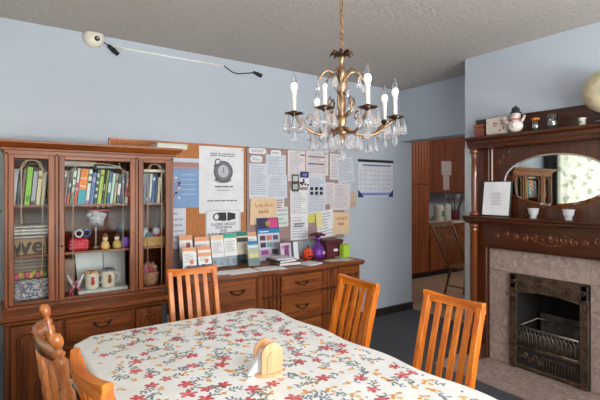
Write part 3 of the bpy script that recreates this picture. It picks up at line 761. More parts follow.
paper(2.335, 2.545, 1.54, 1.845, 'pink white typed sheet with round green seal at the board top', PAPERP, 14, 2, extra=lambda q, w, h, y: (q.prism([(.01+.03*math.cos(a*PI/8), h*.45+.02*math.sin(a*PI/8)) for a in range(16)], y-.0012, y-.0003, C(176, 206, 196), 'y'), q.box(w*.2, y-.0012, h*.34, w*.48, y, h*.375, INK)))
paper(2.555, 2.84, 1.60, 1.85, 'wide pink white typed sheet with bold heading at the board top', PAPERP, 11, 2, ink=INKL, extra=lambda q, w, h, y: (q.box(-w*.42, y-.0012, h*.24, w*.35, y, h*.28, CHARC), q.box(-w*.42, y-.0012, -h*.05, w*.3, y, h*-.01, CHARC)))
def ex_card(q, w, h, y):
    q.box(-w*.34, y-.0008, h*.1, w*.34, y, h*.42, C(196, 200, 200)); q.box(-w*.34, y-.0008, -h*.38, w*.34, y, -h*.06, C(170, 176, 176))
paper(2.378, 2.462, 1.435, 1.605, 'dark upright card with two grey pictures', C(62, 66, 66), 0, 6, extra=ex_card, name='card', cat='card')
paper(2.478, 2.585, 1.575, 1.635, 'small navy photo card above the cow patterned card', NAVY, 0, 6, extra=lambda q, w, h, y: q.box(-w*.2, y-.0008, -h*.3, w*.3, y, h*.2, C(120, 120, 190)), name='card', cat='card')
def ex_cow(q, w, h, y):
    for k in range(7): q.ball((R.uniform(-.4, .4)*w, y-.0004, R.uniform(-.4, .4)*h), (.013, .0007, .012), BLACK, 8, 4)
paper(2.478, 2.59, 1.48, 1.57, 'small black and white blotched card', WHITE, 0, 6, extra=ex_cow, name='card', cat='card')
paper(2.362, 2.575, 1.19, 1.45, 'white typed sheet in the middle of the board', WHITE, 12, 4)
paper(2.365, 2.575, .95, 1.20, 'white sheet with bold lines below the middle typed sheet', WHITE, 8, 5, extra=lambda q, w, h, y: lines(q, -w*.3, w*.3, h*.0, h*.18, y, 2, CHARC, 4, .5))
def ex_six(q, w, h, y):
    for i in range(3):
        for j in range(2): q.box(-w*.36+i*w*.27, y-.0009, h*(.12-.12*j)-.0, -w*.36+i*w*.27+w*.17, y, h*(.12-.12*j)+.032, BLACK)
paper(2.572, 2.80, 1.20, 1.60, 'tall white sheet with six small black pictures', PAPERB, 16, 4, extra=ex_six)
paper(2.80, 2.925, 1.24, 1.53, 'narrow typed sheet right of the six picture sheet', PAPERP, 12, 3, ink=INKL)
paper(2.86, 3.09, 1.56, 1.835, 'typed sheet pinned at the top right of the fabric board', PAPERP, 10, 2, ink=INKL)
paper(2.955, 3.19, 1.53, 1.80, 'tilted typed sheet overhanging the right edge of the board', PAPERB, 13, 4, -8)
paper(2.905, 3.125, 1.235, 1.52, 'typed form near the right edge of the board', PAPERP, 18, 4)
paper(3.07, 3.15, 1.28, 1.52, 'narrow typed slip sticking out past the right edge of the board', PAPERB, 6, 3, 3)
paper(2.578, 2.662, 1.115, 1.205, 'small yellow sticky note', YEL, 0, 5, -3, name='sticky_note', cat='note')
paper(2.685, 2.915, .955, 1.235, 'white sheet with yellow margin hanging askew', WHITE, 8, 6, -7, extra=lambda q, w, h, y: q.box(-w*.5, y-.0006, -h*.1, -w*.18, y, h*.5, C(228, 214, 150)))
paper(2.90, 3.125, .975, 1.21, 'tan sheet with orange handwriting at the right end of the board', TAN, 0, 7, 2, extra=ex_hand, name='handwritten_sheet')
paper(2.80, 2.86, 1.245, 1.30, 'tiny brown label beside the typed form', C(160, 130, 126), 0, 6, name='label_card', cat='card')
paper(3.158, 3.242, 1.25, 1.425, 'small tan slip on the blue wall by the board', C(206, 176, 140), 2, 1, y=LW-.001, rot=2)
# calendar
t = thing('wall_calendar', (3.545, LW-.004, 1.37), 'monthly wall calendar with dark top bar on the blue wall', 'calendar')
m = MB().box(3.275, LW-.004, 1.372, 3.82, LW-.001, 1.785, PAPERB)
for i in range(8): m.box(3.30+i*.0705, LW-.0046, 1.44, 3.3015+i*.0705, LW-.004, 1.70, INKL)
for i in range(6): m.box(3.30, LW-.0046, 1.44+i*.052, 3.795, LW-.004, 1.4415+i*.052, INKL)
for i in range(7):
    for j in range(5): lines(m, 3.305+i*.0705, 3.35+i*.0705, 1.452+j*.052, 1.475+j*.052, LW-.004, 1, C(190, 170, 160), i*9+j, .5)
m.box(3.34, LW-.0046, 1.722, 3.79, LW-.004, 1.738, C(92, 92, 116)); m.build('month_sheet', t)
MB().box(3.27, LW-.008, 1.765, 3.825, LW-.001, 1.795, BLACK, b=.001).build('top_bar', t)
m = MB().box(3.31, LW-.0052, 1.388, 3.80, LW-.004, 1.42, C(122, 136, 190)); m.build('footer_strip', t)
MB().prism([(3.273, 1.368), (3.36, 1.368), (3.273, 1.455)], LW-.006, LW-.004, NAVY, 'y').build('corner', t)
MB().prism([(3.823, 1.368), (3.736, 1.368), (3.823, 1.455)], LW-.006, LW-.004, NAVY, 'y').build('corner', t)
m = MB()
for k, (px, pz) in enumerate([(1.445, 1.815), (1.83, 1.815)]):
    q = MB().lathe([(.002, 0), (.0025, .004), (.006, .008), (.006, .013), (.001, .015)], C(190, 40, 40) if k else C(220, 220, 224), 10, TR(px, LW-.02, pz) @ RX(90))
    tag(q.build('push_pin'), ('red' if k else 'white')+' push pin at the top of the stopwatch poster', 'pin', 'push pins')

# ------------------------------------------------------------------ things on the sideboard
TZ = .7905
def brochure(x0, x1, y, h, label, hd, img=None, lean=12, base=None, n=7, z=TZ, holder=True):
    w = x1-x0; t = thing('brochure_stand', ((x0+x1)/2, y, z), label, 'brochure', 'brochures along the sideboard')
    M = TR(x0, y, z+.003) @ RX(-lean)
    MB().box(0, 0, .0, w, .016, h, C(*(base or (238, 238, 238))), M, b=.001)
    q = MB().box(0, .0, 0, w, .016, h, C(*(base or (238, 238, 238))), M)
    q.box(.0005, -.0008, h*.86, w-.0005, 0, h*.995, C(*hd), M)
    r = random.Random(int(x0*100))
    qq = MB(); lines(qq, w*.12, w*.85, h*.42, h*.78, -.0004, n, INKL, int(x0*1000), .35)
    q.add(qq.v, qq.f, INKL, False, M)
    if img:
        for (a, b, c, d, col) in img: q.box(a*w, -.0012, b*h, c*w, -.0003, d*h, C(*col), M)
    q.build('leaflets', t)
    if holder:
        g = MB().box(-.003, -.005, 0, w+.003, -.0028, h*.3, JARG, M).box(-.003, .018, 0, w+.003, .020, h*.7, JARG, M).box(-.003, -.005, -.001, w+.003, .02, .0005, JARG, M)
        g.build('clear_holder', t)
OR = (232, 160, 116)
brochure(1.215, 1.325, 3.47, .285, 'white leaflet with orange top edge at the left end, back row', OR, [(.5, .62, .8, .78, (150, 60, 50))])
brochure(1.345, 1.475, 3.47, .265, 'orange banded leaflet in the back row behind the second short stack', OR, [(0, .62, 1, .72, OR), (0, .5, 1, .56, OR)])
brochure(1.485, 1.60, 3.46, .27, 'pale peach topped leaflet left of the green topped ones', (238, 206, 172), [(.1, .05, .3, .2, (110, 120, 130)), (.6, .05, .85, .16, (90, 96, 110))])
brochure(1.605, 1.725, 3.46, .28, 'tall white leaflet with mint green top', (72, 168, 146), [(.1, .04, .25, .22, (60, 60, 66)), (.55, .06, .8, .2, (110, 110, 120))])
brochure(1.735, 1.845, 3.47, .29, 'cream leaflet with dark green and black top', (24, 122, 108), [(0, .68, 1, .81, (60, 62, 58)), (.1, .04, .9, .12, (110, 110, 100))], base=(222, 212, 190))
brochure(1.855, 1.95, 3.50, .275, 'peach and white leaflet behind the blue one', (226, 164, 128), [(.1, .5, .9, .65, (210, 190, 190))])
brochure(1.175, 1.285, 3.30, .205, 'short white leaflet stack with orange top, front left', OR, [(.25, .1, .5, .32, (110, 110, 130)), (.5, .35, .75, .52, (220, 130, 90)), (.7, .08, .9, .2, (150, 80, 60))])
brochure(1.30, 1.41, 3.30, .205, 'short leaflet stack with broad orange top, second in front', OR, [(0, .62, 1, .76, OR), (.25, .1, .5, .32, (90, 90, 130)), (.5, .35, .75, .52, (206, 120, 90))])
brochure(1.765, 1.87, 3.335, .215, 'leaflet with blue top and green oval', (46, 130, 190), [(.05, .72, .95, .82, (200, 226, 240)), (.1, .12, .9, .3, (130, 200, 120)), (.1, .35, .9, .5, (206, 206, 150))], base=(186, 190, 150))
# six photo display board
t = thing('display_board', (2.07, 3.53, TZ), 'display board with blue band and six photographs behind the leaflets', 'display board')
M = TR(1.972, 3.525, TZ+.002) @ RX(-9) @ Matrix.Diagonal((1, 1, .8, 1))
MB().box(0, 0, 0, .235, .008, .50, PAPERB, M).build('panel', t)
q = MB().box(.0, -.001, .365, .235, 0, .498, NAVY, M).box(.03, -.0016, .40, .10, -.0008, .47, C(60, 40, 70), M).box(.12, -.0016, .375, .225, -.0008, .49, C(208, 70, 130), M).ball((.115, -.0014, .43), (.03, .001, .035), C(160, 150, 70), 10, 5, M)
q.build('header_picture', t)
MB().box(0, -.0015, .315, .235, 0, .366, C(36, 132, 184), M).box(.02, -.002, .33, .12, -.0014, .343, WHITE, M).build('blue_band', t)
for i in range(3):
    for j in range(2):
        MB().box(.02+i*.07, -.0015, .235-j*.082, .078+i*.07, 0, .29-j*.082, C(*[(84, 60, 76), (206, 120, 110), (90, 80, 90), (70, 50, 66), (120, 170, 170), (170, 160, 190)][i+3*j]), M).build('photo', t)
MB().box(0, -.0015, .06, .235, 0, .13, C(196, 180, 206), M).box(.02, -.002, .07, .10, -.0014, .12, C(160, 70, 150), M).box(.14, -.002, .07, .2, -.0014, .125, C(90, 80, 100), M).build('lower_picture', t)
# papers and books lying on the sideboard
def flat(x0, x1, y0, y1, z0, z1, col, label, name='paper_sheet', cat='paper', rz=0., mat=None):
    cx, cy = (x0+x1)/2, (y0+y1)/2
    q = MB().box(x0-cx, y0-cy, 0, x1-cx, y1-cy, z1-z0, mat or C(*col), TR(cx, cy, z0) @ RZ(rz))
    return tag(q.build(name), label, cat)
flat(1.47, 1.74, 3.09, 3.27, TZ, TZ+.002, (240, 241, 243), 'white sheet lying at the front edge of the sideboard', rz=4)
flat(1.76, 1.99, 3.085, 3.25, TZ, TZ+.003, (240, 241, 243), 'second white sheet lying right of the white sheet on the sideboard', rz=-5)
flat(1.39, 1.60, 3.11, 3.275, TZ+.0025, TZ+.004, (240, 241, 243), 'white sheet overlapping another below the short leaflet stacks', rz=-7)
def lbook(x0, x1, y0, y1, z0, h, col, label, rz):
    cx, cy = (x0+x1)/2, (y0+y1)/2; M = TR(cx, cy, z0) @ RZ(rz); w, d = x1-x0, y1-y0
    o = MB().box(-w/2, -d/2, 0, w/2, d/2, .003, C(*col), M).box(-w/2, -d/2, h-.003, w/2, d/2, h, C(*col), M).box(-w/2, -d/2, 0, -w/2+.003, d/2, h, C(*col), M).build('book', origin=(cx, cy, z0))
    tag(o, label, 'book', 'books lying on the sideboard')
    MB().box(-w/2+.003, -d/2+.004, .003, w/2-.004, d/2-.004, h-.003, WHITE, M).build('pages', o)
lbook(1.985, 2.19, 3.17, 3.37, TZ+.0035, .026, (150, 116, 76), 'brown book lying at the bottom of the pile on the sideboard', -6)
lbook(1.96, 2.15, 3.18, 3.38, TZ+.030, .024, (70, 60, 62), 'dark book lying between the brown and the white ones', 7)
lbook(1.965, 2.14, 3.19, 3.37, TZ+.0545, .012, (212, 210, 218), 'white booklet on top of the small book pile', -4)
flat(2.195, 2.36, 3.08, 3.23, TZ, TZ+.012, (212, 216, 226), 'small pad of white leaflets in front of the photo frame', 'leaflet_pad', 'paper', 14)
m = MB()
for k in range(5): m.box(-.09, -.06, k*.0012, .09, .06, k*.0012+.001, C(*[(206, 200, 170), (190, 196, 190), (220, 214, 190)][k % 3]), TR(2.62+.06*math.sin(k*2), 3.17, TZ) @ RZ(k*11-20))
tag(m.build('paper_spread'), 'spread of yellowish papers at the right end of the sideboard', 'papers')
flat(2.72, 2.83, 3.25, 3.4, TZ, TZ+.002, (206, 212, 190), 'pale green sheet at the right rear of the sideboard', rz=12)
# folding photo frame
t = thing('photo_frame', (2.2, 3.40, TZ), 'grey double photo frame with purple portrait on the sideboard', 'photo frame')
M = TR(2.10, 3.37, TZ+.002) @ RX(-8)
MB().box(0, 0, 0, .135, .012, .18, C(92, 92, 102), M, b=.002).box(.14, 0, 0, .215, .012, .185, C(92, 92, 102), M @ TR(0, 0, 0), b=.002).build('frame', t)
MB().box(.01, -.0012, .01, .125, 0, .17, C(206, 190, 212), M).box(.05, -.0018, .02, .1, -.001, .15, C(120, 70, 110), M).box(.02, -.0018, .12, .11, -.001, .15, C(196, 130, 170), M).build('portrait', t)
MB().box(.152, -.0012, .01, .205, 0, .175, C(220, 222, 226), M).build('second_photo', t)
# pumpkin
t = thing('pumpkin', (2.40, 3.36, TZ), 'small orange pumpkin with dark carved face beside the purple gift bag', 'pumpkin')
V = []; F = []; n, k = 32, 12
for j in range(k+1):
    a = -PI/2+PI*j/k
    for i in range(n):
        b = 2*PI*i/n; r = .05*(1+.06*math.cos(8*b))*math.cos(a); V.append((2.40+r*math.cos(b), 3.36+r*math.sin(b), TZ+.056+.056*math.sin(a)))
F = [(j*n+i, j*n+(i+1) % n, (j+1)*n+(i+1) % n, (j+1)*n+i) for j in range(k) for i in range(n)]
MB().add(V, F, C(226, 72, 34), True).build('shell', t)
MB().tube([(2.40, 3.36, TZ+.108), (2.403, 3.36, TZ+.125), (2.41, 3.358, TZ+.138)], [.009, .007, .006], C(70, 90, 60), 7).build('stem', t)
q = MB()
for sx in (-1, 1): q.prism([(2.395+sx*.02-.009, TZ+.062), (2.395+sx*.02+.009, TZ+.062), (2.395+sx*.02, TZ+.08)], 3.306, 3.32, C(50, 24, 18), 'y')
q.prism([(2.37, TZ+.045), (2.42, TZ+.045), (2.41, TZ+.030), (2.38, TZ+.030)], 3.306, 3.32, C(50, 24, 18), 'y'); q.build('carved_face', t)
# purple gift bag with bow
t = thing('gift_pouch', (2.53, 3.38, TZ), 'shiny purple gift pouch tied under a maroon rosette', 'gift')
PUR = P('purple_satin', (104, 52, 142), .25, .3, bump=.5, bscale=40)
MB().lathe([(.055, 0), (.072, .01), (.075, .05), (.06, .10), (.026, .145), (.02, .155), (.03, .175), (.05, .195)], PUR, 20, TR(2.53, 3.38, TZ)).build('pouch', t)
q = MB(); mr = C(96, 28, 60)
for k in range(9):
    a = 2*PI*k/9; q.tube([(2.53, 3.38, TZ+.2), (2.53+.04*math.cos(a), 3.38+.04*math.sin(a), TZ+.235), (2.53+.078*math.cos(a), 3.38+.078*math.sin(a), TZ+.222)], [.006, .014, .008], mr, 8)
q.build('rosette', t)
MB().ball((2.55, 3.306, TZ+.06), (.016, .004, .016), C(206, 180, 216), 10, 6).build('tag', t)
# maroon box and bag, green tin
t = thing('gift_box', (2.73, 3.42, TZ), 'maroon lidded box with white label on the sideboard', 'box')
MAR = C(92, 30, 44)
MB().box(2.62, 3.35, TZ, 2.82, 3.50, TZ+.135, MAR, b=.003).build('box_body', t)
MB().box(2.612, 3.342, TZ+.136, 2.828, 3.508, TZ+.168, C(84, 24, 40), b=.006).build('lid', t)
MB().box(2.705, 3.3485, TZ+.055, 2.76, 3.35, TZ+.08, WHITE).build('label_sticker', t)
q = MB().box(2.846, 3.40, TZ, 2.925, 3.50, TZ+.12, C(168, 204, 56), b=.005)
# the sideboard ends here, so the tin stands just inside its edge
q = MB().box(-.04, -.035, 0, .04, .035, .12, C(168, 204, 56), TR(2.79, 3.285, TZ), b=.006).box(-.037, -.032, .12, .037, .032, .128, C(150, 186, 46), TR(2.79, 3.285, TZ), b=.003)
tag(q.build('tin'), 'lime green tin at the right end of the sideboard', 'tin')

# ------------------------------------------------------------------ dining table
TT = .758
tx0, tx1, ty0, ty1 = .284, 1.285, .30, 2.265
ch = .085
def SK(x, y): return (x+.038*(2.265-y), y)
tab = thing('dining_table', (.79, 1.28, 0), 'dining table hidden under the floral cloth', 'table')
octo = [(tx0+ch, ty0), (tx1-ch, ty0), (tx1, ty0+ch), (tx1, ty1-ch-.02), (tx1-ch, ty1), (tx0+ch, ty1), (tx0, ty1-ch), (tx0, ty0+ch)]
MB().prism([SK(*p) for p in octo], TT-.03, TT-.0015, OAKY, 'z').build('tabletop', tab)
MB().prism([SK(*p) for p in ((tx0+.12, ty0+.12), (tx1-.12, ty0+.12), (tx1-.12, ty1-.12), (tx0+.12, ty1-.12))], TT-.11, TT-.031, OAKY, 'z').build('apron', tab)
for lx in (tx0+.16, tx1-.16):
    for ly in (ty0+.16, ty1-.16):
        MB().lathe([(.03, 0), (.034, .04), (.022, .12), (.036, .35), (.03, .5), (.038, .56), (.038, TT-.11)], OAK, 16, TR(*SK(lx, ly), 0)).build('leg', tab)
# cloth: top + hanging skirt, flowers printed in the same mesh
CLOTH = P('vinyl_cloth', (243, 244, 243), .33, spec=.5, bump=.06, bscale=9)
cl = MB(); n = 8
ex = .012
oc = [(tx0-ex+ch, ty0-ex), (tx1+ex-ch, ty0-ex), (tx1+ex, ty0-ex+ch), (tx1+ex, ty1+ex-ch-.02), (tx1+ex-ch, ty1+ex), (tx0-ex+ch, ty1+ex), (tx0-ex, ty1+ex-ch), (tx0-ex, ty0-ex+ch)]
# resample outline finely
def resample(poly, step):
    o = []
    for i in range(len(poly)):
        a = Vector(poly[i]); b = Vector(poly[(i+1) % len(poly)]); k = max(1, int((b-a).length/step))
        for j in range(k): o.append(tuple(a.lerp(b, j/k)))
    return o
ol = [(a+(.010*math.sin(b*15+.6)+.006 if a > 1 else 0), b) for a, b in resample(oc, .02)]; N = len(ol); cx, cy = (tx0+tx1)/2, (ty0+ty1)/2
rings = []
def off(p, d):
    v = Vector((p[0]-cx, p[1]-cy)); 
    # push outwards mostly perpendicular to nearest side
    dx = 1 if abs(v.x)/((tx1-tx0)/2) > abs(v.y)/((ty1-ty0)/2) else 0
    return (p[0]+(math.copysign(d, v.x) if dx else 0), p[1]+(0 if dx else math.copysign(d, v.y)))
V = []
for i, p in enumerate(ol):
    wv = math.sin(i*.45)*.5+math.sin(i*.23+1)*.5
    ins = (p[0]+(cx-p[0])*.02, p[1]+(cy-p[1])*.02)
    V.append((ins[0], ins[1], TT)); V.append((p[0], p[1], TT-.004))
    q = off(p, .004+.0015*wv); V.append((q[0], q[1], TT-.02))
    q = off(p, -.006+.004*wv); V.append((q[0], q[1], TT-.09))
    q = off(p, -.012+.008*wv); V.append((q[0], q[1], TT-.17))
F = []
for i in range(N):
    j = (i+1) % N
    for k in range(4): F.append((i*5+k, j*5+k, j*5+k+1, i*5+k+1))
V = [(*SK(v[0], v[1]), v[2]) for v in V]
cl.add(V, F, CLOTH, True)
cl.add([V[i*5] for i in range(N)], [tuple(range(N))], CLOTH)
FC = {'r': C(206, 84, 90), 'p': C(218, 128, 130), 'o': C(226, 160, 88), 'y': C(230, 188, 128), 'l': C(112, 130, 118), 'g': C(122, 134, 150), 's': C(120, 130, 110), 'w': C(246, 214, 130), 'b': C(140, 146, 178)}
rr = random.Random(21)
def inside(x, y): return tx0+.02 < x < tx1-.02 and ty0+.02 < y < ty1-.02 and (abs(x-cx)/((tx1-tx0)/2-.02)+0) < 1 and not ((x > tx1-ch-.01 and y > ty1-ch-.01-(tx1-x)*0 and (x-(tx1-ch))+(y-(ty1-ch)) > ch-.02) or (x < tx0+ch and y > ty1-ch and ((tx0+ch)-x)+(y-(ty1-ch)) > ch-.02))
LZ = [0]
def pat(pts, mat):
    if all(inside(*p) for p in pts):
        LZ[0] += 1; z = TT+.00022+.00003*(LZ[0] % 6); cl.add([(*SK(a, b), z) for a, b in pts], [tuple(range(len(pts)))], mat)
def petal(x, y, a, L, W, mat):
    pts = []
    for k in range(8):
        t = 2*PI*k/8; u = L/2+L/2*math.cos(t); v = W/2*math.sin(t)*(.8+.3*math.cos(t)); pts.append((x+u*math.cos(a)-v*math.sin(a), y+u*math.sin(a)+v*math.cos(a)))
    pat(pts, mat)
gs = .078; gx = int((tx1-tx0)/gs)+1; gy = int((ty1-ty0)/gs)+1
idx = 0
for i in range(gx):
    for j in range(gy):
        x = tx0+(i+.5+(.5 if j % 2 else 0)+rr.uniform(-.22, .22))*gs; y = ty0+(j+.5+rr.uniform(-.22, .22))*gs
        kind = rr.choice('rrpooyyo'); a0 = rr.uniform(0, 6.28); s = rr.uniform(.75, 1.1)
        # stem with leaves
        sa = rr.uniform(0, 6.28); px_, py_ = x, y
        for k in range(5):
            sa += rr.uniform(-.5, .5); nx, ny = px_+.013*math.cos(sa), py_+.013*math.sin(sa)
            dx, dy = -.001*math.sin(sa), .001*math.cos(sa)
            pat([(px_-dx, py_-dy), (nx-dx, ny-dy), (nx+dx, ny+dy), (px_+dx, py_+dy)], FC['s'])
            if k > 0:
                for sd in ((1, -1) if k % 2 else (rr.choice((1, -1)),)): petal(nx, ny, sa+sd*rr.uniform(.6, 1.2), rr.uniform(.014, .026), .0105, FC[rr.choice('llgg')])
            px_, py_ = nx, ny
        if kind in 'rp':
            for k in range(5): petal(x, y, a0+k*1.257+rr.uniform(-.15, .15), .030*s, .021*s, FC['r' if kind == 'r' or k % 2 else 'p'])
            for k in range(4): petal(x, y, a0+k*1.57+.6, .014*s, .008, FC['p' if kind == 'r' else 'r'])
            petal(x-.003, y, 0, .007, .006, FC['w'])
        elif kind == 'o':
            for k in range(4): petal(x+.010*math.cos(k*2.1), y+.008*math.sin(k*2.7), a0+k*1.1, .026*s, .018*s, FC['o' if k % 2 else 'y'])
            petal(x, y, a0, .012, .005, FC['r'])
        else:
            for k in range(3): petal(x+.012*(k-1)*math.cos(a0), y+.012*(k-1)*math.sin(a0), a0+1.5*k, .025*s, .017, FC['y' if k else 'o'])
        if rr.random() < .35: petal(x+rr.uniform(.025, .04), y+rr.uniform(-.03, .03), a0, .013, .011, FC['b'])
tag(cl.build('tablecloth'), 'white vinyl tablecloth printed with red and orange flowers', 'tablecloth')

# napkin holder with napkins
nc = (.835, 1.43); NZ = TT+.0008
t = thing('napkin_holder', (nc[0], nc[1], NZ), 'pale wooden arched napkin holder on the floral tablecloth', 'napkin holder')
ang = 90.; MN = TR(nc[0], nc[1], NZ) @ RZ(ang-90)
base = [(.058*math.cos(a*PI/16), .048*math.sin(a*PI/16)) for a in range(32)]
MB().prism(base, 0, .011, PALEW, 'z', MN).build('base', t)
def archp(w, h): return [(-w/2, .011), (w/2, .011)]+[(w/2*math.cos(a*PI/12), h-w/2+w/2*math.sin(a*PI/12)) for a in range(13)]
for sy in (-1, 1):
    q = MB().prism(archp(.088, .122), sy*.028-.005, sy*.028+.005, PALEW, 'y', MN)
    q.prism(archp(.046, .088), sy*.028+sy*.005-.0005, sy*.028+sy*.0095, PALEW, 'y', MN)
    q.build('arched_side', t)
q = MB()
for k in range(7):
    yy = -.018+k*.006
    q.prism([(-.085, .004+.002*(k % 2)), (-.06, .002), (.040, .012), (.040, .082-.004*(k % 3)), (-.02, .09)] if k > 2 else [(-.045, .012), (.045, .012), (.045, .075), (-.04, .08)], yy, yy+.0012, C(240, 240, 242), 'y', MN)
tag(q.build('paper_napkins'), 'white paper napkins held in the arched wooden holder', 'napkins')

# ------------------------------------------------------------------ slat back chairs
def slat_chair():
    # local: origin under the seat centre, sitter faces +X, back at -X
    t = thing('dining_chair', (0, 0, 0), 'x', 'chair', 'slat back dining chairs')
    H = .95; W = .305
    def curve(z):  # back post profile, x as function of z
        if z < .44: return -.20-.03*(1-z/.44)
        u = (z-.44)/(H-.44); return -.20-.12*u**1.15
    for s in (-1, 1):
        pts = [(curve(z), s*(.147+.0*z), z) for z in (0, .15, .3, .44, .55, .65, .75, .84, .925)]
        MB().bar(pts, .031, .036, OAK, side=(0, 1, 0)).build('back_post', t)
    # top rail, bowed backwards
    def rail(z0, z1, bow, th, w=W, rise=0.):
        V = []; F = []; n = 14
        for i in range(n+1):
            v = -1+2*i/n; y = v*(w/2+.012); dx = -bow*(1-v*v)
            zt = z1-rise*(1-v*v)
            for (a, zz) in ((0, z0), (-th, z0), (-th, zt-.004), (-th+.006, zt), (-.006, zt), (0, zt-.004)):
                V.append((curve((z0+z1)/2)+th/2+dx+a+.004, y, zz))
        for i in range(n):
            for j in range(6): F.append((i*6+j, i*6+(j+1) % 6, (i+1)*6+(j+1) % 6, (i+1)*6+j))
        F += [tuple(range(6))[::-1], tuple(n*6+j for j in range(6))]
        return V, F
    V, F = rail(H-.05, H, .022, .030, rise=.012); MB().add(V, F, OAKY).build('top_rail', t)
    V, F = rail(.49, .53, .014, .022, w=.27); MB().add(V, F, OAKY).build('lower_rail', t)
    for k in range(4):
        v = (-1+2*(k+1)/5.); y = v*.142; bo = (1-v*v)
        pts = [(curve(z)-.014*bo-.008*bo*((z-.5)/.45), y, z) for z in (.51, .6, .68, .76, .84, .915)]
        MB().bar(pts, .029, .013, OAK, side=(0, 1, 0)).build('slat', t)
    MB().box(-.205, -.19, .43, .20, .19, .455, OAKY, b=.01).build('seat', t)
    MB().box(-.18, -.18, .452, .19, .18, .475, C(120, 60, 40), b=.012).build('cushion', t)
    for s in (-1, 1):
        MB().bar([(.17, s*.165, 0), (.165, s*.165, .43)], .034, .034, OAK).build('front_leg', t)
        MB().box(-.19, s*.165-.01, .37, .16, s*.165+.01, .43, OAK).build('side_apron', t)
    MB().box(.155, -.16, .37, .175, .16, .43, OAKY).build('front_apron', t)
    return t
ch0 = slat_chair()
# back x of the top rail in local frame is about -.285
def place(o, x, y, face):  # x,y = middle of the top rail; face = direction the sitter looks (deg)
    a = math.radians(face); ox = x+.315*math.cos(a); oy = y+.315*math.sin(a)
    return (ox, oy, 0), a
l, a = place(ch0, 1.03, 2.742, -92); ch0.matrix_basis = Matrix.Translation(l) @ Matrix.Rotation(a, 4, 'Z')
ch0['label'] = 'orange oak slat back chair at the far end of the table by the china cabinet'
for x, y, f, lb in ((1.675, 1.85, 178, 'orange oak slat back chair in front of the sideboard drawers'),
                    (1.768, 1.29, 179, 'orange oak slat back chair nearest the fireplace'),
                    (.207, 1.375, 6, 'orange oak chair at the near left of the table, top rail seen from above')):
    l, a = place(ch0, x, y, f); dup(ch0, l, a, lb)

# ------------------------------------------------------------------ turned post chair, left
wx, wy = .405, 1.83
wc = thing('ladder_back_chair', (wx, wy, 0), 'glossy turned post chair with round finials at the left of the table', 'chair')
def post_path(s, z):
    u = max(0, (z-.44)/.55); return (wx-.16-.10*u, wy+s*(.17+.05*u), z)
for s in (-1, 1):
    top = .98
    prof = [(.018, 0), (.022, .1), (.016, .2), (.024, .26), (.018, .30), (.022, .44), (.017, .50), (.022, .53), (.019, .60), (.021, .72), (.023, .78), (.016, .80), (.023, .815), (.015, .83), (.020, .86), (.021, .895), (.013, .905), (.020, .918), (.012, .928), (.011, .936), (.016, .942), (.0205, .953), (.021, .967), (.015, .982), (.002, .988)]
    V = []; F = []; n = 14
    for r, z in prof:
        c = post_path(s, z); 
        for i in range(n): V.append((c[0]+r*math.cos(2*PI*i/n), c[1]+r*math.sin(2*PI*i/n), z))
    for j in range(len(prof)-1):
        for i in range(n): F.append((j*n+i, j*n+(i+1) % n, (j+1)*n+(i+1) % n, (j+1)*n+i))
    F += [tuple(range(n))[::-1], tuple((len(prof)-1)*n+i for i in range(n))]
    MB().add(V, F, MAPLE, True).build('turned_post', wc)
def crest(z0, z1, bow):
    V = []; F = []; n = 14
    for i in range(n+1):
        v = -1+2*i/n
        for (zz, k) in ((z0, 0), (z0, 1), (z1-.02*v*v*0, 1), (z1, 0)):
            c = post_path(1 if v > 0 else -1, zz); cc = post_path(0, zz)
            y = wy+v*abs(c[1]-wy); V.append((c[0]-bow*(1-v*v)-.014*k+.007, y, zz+(.0 if zz == z0 else .018*(1-v*v))))
    for i in range(n):
        for j in range(4): F.append((i*4+j, i*4+(j+1) % 4, (i+1)*4+(j+1) % 4, (i+1)*4+j))
    F += [(0, 1, 2, 3), tuple(n*4+j for j in range(4))]
    return MB().add(V, F, MAPLEY, True)
crest(.885, .928, .055).build('crest_rail', wc)
crest(.60, .64, .06).build('lower_rail', wc)
for k in range(5):
    v = -.66+.33*k; z0, z1 = .63, .88
    a = (post_path(0, z0)[0]-.06*(1-v*v), wy+v*.19, z0); b = (post_path(0, z1)[0]-.055*(1-v*v), wy+v*.205, z1)
    pts = [tuple(Vector(a).lerp(Vector(b), t)) for t in (0, .2, .4, .5, .6, .8, 1)]
    MB().tube(pts, [.007, .010, .013, .009, .013, .010, .007], MAPLE, 10).build('spindle', wc)
MB().prism([(wx-.2, wy-.19), (wx+.17, wy-.22), (wx+.2, wy-.18), (wx+.2, wy+.18), (wx+.17, wy+.22), (wx-.2, wy+.19)], .425, .46, MAPLEY, 'z').build('seat', wc)
for s in (-1, 1):
    MB().lathe([(.014, 0), (.02, .1), (.014, .2), (.024, .3), (.018, .43)], MAPLE, 12, TR(wx+.15, wy+s*.17, 0)).build('front_leg', wc)
    MB().tube([(wx-.16, wy+s*.17, .18), (wx+.15, wy+s*.17, .18)], .011, MAPLE, 8).build('stretcher', wc)

